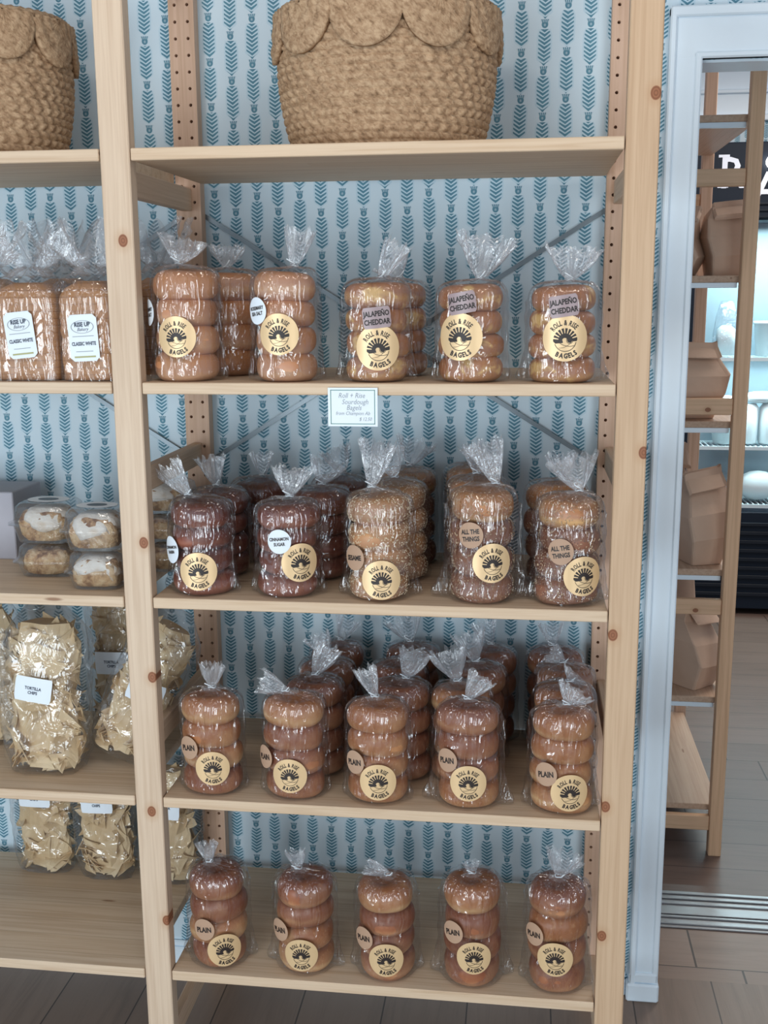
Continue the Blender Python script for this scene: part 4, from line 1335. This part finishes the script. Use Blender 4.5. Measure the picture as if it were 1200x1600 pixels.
def paper_bag(label, x, y, z, w, d, h, rz, seed, fold=0.0):
    rg = random.Random(seed)
    t = thing('paper_bag', label, 'paper bag', (x, y, z), (0, 0, rz))
    ph = [rg.uniform(0, 6.28) for _ in range(6)]
    def cr(a, u, p):
        k = 1 + 0.04 * math.sin(2 * a + ph[0] + u * 3) + 0.03 * math.sin(5 * a + ph[1] + u * 8) * u
        return (p[0] * k + 0.012 * math.sin(u * 3 + ph[2]) * u, p[1] * k, p[2] + 0.006 * math.sin(2 * a + ph[3]) * u)
    lean = rg.uniform(-.25, .25)
    rings = [(0, 0, 0.001, w * .40, d * .38, 12), (0, 0, h * .30, w * .55, d * .50, 14), (0, 0, h * .55, w * .54, d * .48, 14), (0, 0, h * .80, w * .50, d * .22, 14), (0, 0, h * .93, w * .49, d * .035, 14)]
    def sk(a, u, p):
        z = p[2] + lean * 0.35 * p[0] * u + 0.010 * math.sin(a + ph[0]) * (u > 0)
        return (p[0] + 0.010 * math.sin(u * 9 + ph[1]) * (u > 0), p[1] + 0.012 * math.sin(u * 7 + ph[2]) * (u > 0), z)
    v, f = loft(rings, 16, fn=sk); mk('bag_body', v, f, M['paperbag'], t, False)
    def sk2(a, u, p):
        return (p[0] + 0.010 * math.sin(9 + ph[1]), p[1] + 0.012 * math.sin(7 + ph[2]), p[2] + lean * 0.35 * p[0] + 0.010 * math.sin(a + ph[0]))
    rings = [(0, -d * .075, h * .74, w * .49, d * .02, 14), (0, -d * .06, h * .90, w * .49, d * .03, 14), (0, 0, h * .965, w * .49, d * .05, 14), (0, d * .04, h * .94, w * .48, d * .03, 14)]
    rings[0] = (0, -d * .30, h * .78, w * .50, d * .02, 14)
    v, f = loft(rings, 16, fn=sk2); mk('folded_top', v, f, M['paperbag'], t, False)
    return t


paper_bag('large brown paper bag on the upper rack shelf seen through the doorway', 1.208, 1.275, RS[1], 0.100, 0.13, 0.200, 0.10, 1)
paper_bag('brown paper bag behind the large one on the upper rack shelf', 1.085, 1.28, RS[1], 0.11, 0.13, 0.185, -0.35, 2)
paper_bag('brown paper bag with slanting side on the rack shelf behind the knotted crossbar', 1.115, 1.265, RS[2], 0.19, 0.15, 0.215, 0.15, 3)
paper_bag('tall brown paper bag at waist height on the rack', 1.180, 1.255, RS[3], 0.115, 0.14, 0.275, 0.35, 4)
paper_bag('brown paper bag standing behind the tall one at waist height', 1.08, 1.46, RS[3], 0.16, 0.15, 0.33, 0.1, 5)
paper_bag('brown paper bag with pointed corner on the lowest rack shelf', 1.180, 1.262, RS[4], 0.115, 0.125, 0.25, 0.75, 6)
paper_bag('brown paper bag on the lowest rack shelf, farther left', 1.060, 1.31, RS[4], 0.11, 0.13, 0.20, 0.6, 7)
paper_bag('brown paper bag at the far end of the lowest rack shelf', 1.13, 1.52, RS[4], 0.15, 0.14, 0.34, 0.2, 8)

# fridge
M['black'] = plain('black_enamel', (0.010, 0.016, 0.028), 0.5, 0.15)
M['fridge_in'] = plain('fridge_lining', (0.22, 0.28, 0.32), 0.4)
M['fridge_wire'] = plain('white_wire', (0.80, 0.92, 0.95), 0.4)
fr = thing('display_fridge', 'black glass-door display fridge with white lettering behind the pine rack', 'fridge', (0, 0, 0))
FX0, FX1, FY0, FY1 = 1.40, 2.75, 3.6, 3.93
g = G(); g.box((FX0, FY0, 0.03), (FX1, FY1, 0.53), 0.005); g.box((FX0, FY0, 1.935), (FX1, FY1, 2.29), 0.005)
g.box((FX0, FY0, 0.53), (FX0 + 0.05, FY1, 1.935)); g.box((FX1 - 0.05, FY0, 0.53), (FX1, FY1, 1.935))
for zz in (0.06, 1.96): pass
g.build('cabinet', M['black'], fr)
lou = plain('black_louvre', (0.014, 0.018, 0.026), 0.45, 0.15)
for k in range(9): boxobj('louvre', (FX0 + 0.02, FY0 - 0.012, 0.10 + k * 0.045), (FX1 - 0.02, FY0 - 0.001, 0.118 + k * 0.045), lou, fr, 0.002)
for k in range(3): boxobj('louvre', (FX0 + 0.02, FY0 - 0.010, 1.945 + k * 0.03), (FX1 - 0.02, FY0 - 0.001, 1.955 + k * 0.03), lou, fr, 0.002)
boxobj('lining', (FX0 + 0.05, FY1 - 0.02, 0.53), (FX1 - 0.05, FY1 - 0.005, 1.935), M['fridge_in'], fr)
for z in (1.273, 0.836, 0.545):
    g = G(); g.box((FX0 + 0.06, FY0 + 0.03, z), (FX1 - 0.06, FY0 + 0.04, z + 0.018)); g.box((FX0 + 0.06, FY1 - 0.04, z), (FX1 - 0.06, FY1 - 0.03, z + 0.012))
    for k in range(48):
        xx = FX0 + 0.07 + k * (FX1 - FX0 - 0.14) / 47; g.box((xx, FY0 + 0.04, z + 0.004), (xx + 0.006, FY1 - 0.04, z + 0.010))
    g.build('wire_shelf', M['fridge_wire'], fr)
for xa, xb in ((FX0 + 0.055, (FX0 + FX1) / 2 - 0.003), ((FX0 + FX1) / 2 + 0.003, FX1 - 0.055)):
    s = boxobj('glass_door', (xa, FY0 + 0.004, 0.535), (xb, FY0 + 0.010, 1.93), M['glass'], fr)
    g = G(); g.box((xa, FY0 - 0.004, 0.535), (xa + 0.03, FY0 + 0.003, 1.93)); g.box((xb - 0.03, FY0 - 0.004, 0.535), (xb, FY0 + 0.003, 1.93))
    g.build('door_frame', M['black'], s)
g = G()
for xx, zz in ((1.578, 2.222), (1.578, 2.085)): g.box((xx - 0.018, FY0 - 0.004, zz), (xx + 0.032, FY0 - 0.001, zz + 0.012))
g.build('letter_serif', plain('white_vinyl', (0.75, 0.80, 0.92), 0.5), fr)
for s_, xx, zz, sz in (('R', 1.625, 2.155, 0.20), ('A', 1.79, 2.085, 0.20), ('S', 1.93, 2.085, 0.20)):
    v, f = text2d(s_, sz, 0.012, 1.0)
    mk('raised_letter', [(a + xx, FY0 - 0.003, b + zz) for a, b in v], f, plain('white_vinyl', (0.75, 0.80, 0.92), 0.5), fr)
l = area('fridge_light', ((FX0 + FX1) / 2, FY0 + 0.06, 1.90), ((FX0 + FX1) / 2, FY0 + 0.15, 0.6), 1.1, 0.05, 36, (0.66, 0.95, 1.0))
l = area('fridge_light', ((FX0 + FX1) / 2, FY0 + 0.06, 1.24), ((FX0 + FX1) / 2, FY0 + 0.16, 0.6), 1.1, 0.05, 12, (0.66, 0.95, 1.0))
# reflection on the header, stood in for by a glowing ball
lm = Mat('glint_glow'); lm.b.inputs['Emission Color'].default_value = (1, 0.97, 0.9, 1); lm.b.inputs['Emission Strength'].default_value = 12
t = thing('header_glint', 'bright reflection on the black fridge header at the picture edge, made as a small glowing ball', 'reflection', (1.80, 3.57, 2.195))
v, f = loft([(0, 0, -0.03 * math.cos(PI * k / 8), 0.001 + 0.03 * math.sin(PI * k / 8), 0.001 + 0.03 * math.sin(PI * k / 8), 2) for k in range(9)], 20)
mk('glint_ball', v, f, lm.m, t, True)
boxobj('glint_mount', (-0.008, 0.02, -0.008), (0.008, 0.0295, 0.008), M['steel'], t)  # made-up mount behind the glowing ball

M['whiteplastic'] = plain('white_plastic', (0.78, 0.86, 0.88), 0.35)


def tub(label, x, y, z, r, h, kind='tub'):
    if kind == 'tub':
        rings = [(0, 0, 0, r * .8, r * .8, 2), (0, 0, h * .9, r, r, 2), (0, 0, h * .91, r * 1.06, r * 1.06, 2), (0, 0, h, r * 1.06, r * 1.06, 2)]
        nm, cat = 'plastic_tub', 'tub'
    elif kind == 'roll':
        rings = [(0, 0, 0, r * .9, r * .9, 2), (0, 0, h * .03, r, r, 2), (0, 0, h * .9, r, r, 2), (0, 0, h, r * .7, r * .7, 2)]
        nm, cat = 'wrapped_roll', 'package'
    else:
        rings = [(0, 0, h * (1 - math.cos(PI * k / 8)) / 2, r * max(0.08, math.sin(PI * k / 8)) * (1 + .1 * (k % 2)), r * .6 * max(0.08, math.sin(PI * k / 8)), 2.4) for k in range(9)]
        nm, cat = 'white_packet', 'package'
    v, f = loft(rings, 28)
    o = mk(nm, v, f, M['whiteplastic'], None, True, loc=(x, y, z)); tag(o, label, cat)


z1, z2, z3 = 1.292, 0.855, 0.564
tub('white tub on the top wire shelf of the fridge, right of the rack post', 1.87, 3.76, z1, 0.07, 0.17)
tub('tall white wrapped roll on the middle fridge shelf, nearest the rack post', 1.80, 3.76, z2, 0.045, 0.20, 'roll')
tub('tall white wrapped roll on the middle fridge shelf at the picture edge', 1.895, 3.76, z2, 0.045, 0.20, 'roll')
tub('flat white packet lying on the two wrapped rolls in the fridge', 1.86, 3.76, z2 + 0.201, 0.10, 0.06, 'pk')
tub('rounded white packet seen between the rack posts, middle fridge shelf', 1.69, 3.76, z2 + 0.10, 0.07, 0.14, 'pk')
tub('low white tub under the rounded packet, between the rack posts', 1.69, 3.76, z2, 0.075, 0.10)
tub('white packet lying on the bottom fridge shelf at the picture edge', 1.86, 3.76, z3, 0.10, 0.15, 'pk')
o = boxobj('storage_tray', (1.58, 3.66, z3), (1.72, 3.85, z3 + 0.13), M['clam']); tag(o, 'clear plastic tray on the bottom fridge shelf between the rack posts', 'tray')
t = thing('clear_packet', 'tall clear plastic packet on the top fridge shelf between the rack posts', 'package', (1.665, 3.76, z1))
v, f = loft([(0, 0, 0, .06, .04, 3), (0, 0, .1, .065, .045, 3), (0, 0, .2, .05, .03, 3), (0, 0, .27, .03, .01, 3)], 30, fn=lambda a, u, p: (p[0] * (1 + .1 * math.sin(5 * a + 6 * u)), p[1], p[2]))
mk('wrapper', v, f, M['film_chips'], t, True)
v, f = loft([(0, 0, 0.004, .045, .03, 3), (0, 0, .13, .045, .03, 3), (0, 0, .15, .02, .02, 3)], 20)
mk('contents', v, f, M['whiteplastic'], t, True)
# picture and striped notice left of the fridge
t = thing('framed_picture', 'small framed picture on the far wall left of the fridge lettering', 'picture', (1.36, 3.93, 2.18))
g = G(); g.box((-0.09, -0.012, -0.10), (0.09, 0.0, 0.10), 0.003); g.build('frame', plain('dark_wood_frame', (0.10, 0.06, 0.04), 0.5), t)
boxobj('print', (-0.07, -0.0135, -0.08), (0.07, -0.0121, 0.08), plain('faded_print', (0.45, 0.46, 0.42), 0.6), t)
t = thing('wall_notice', 'black and white striped notice on the far wall beside the fridge', 'sign', (1.28, 3.93, 1.5))
boxobj('board', (-0.10, -0.008, -0.32), (0.10, 0.0, 0.30), M['whiteplastic'], t)
g = G()
for k in range(3): g.box((-0.095, -0.0095, -0.22 + k * 0.18), (0.095, -0.0081, -0.14 + k * 0.18))
g.build('black_band', M['black'], t)
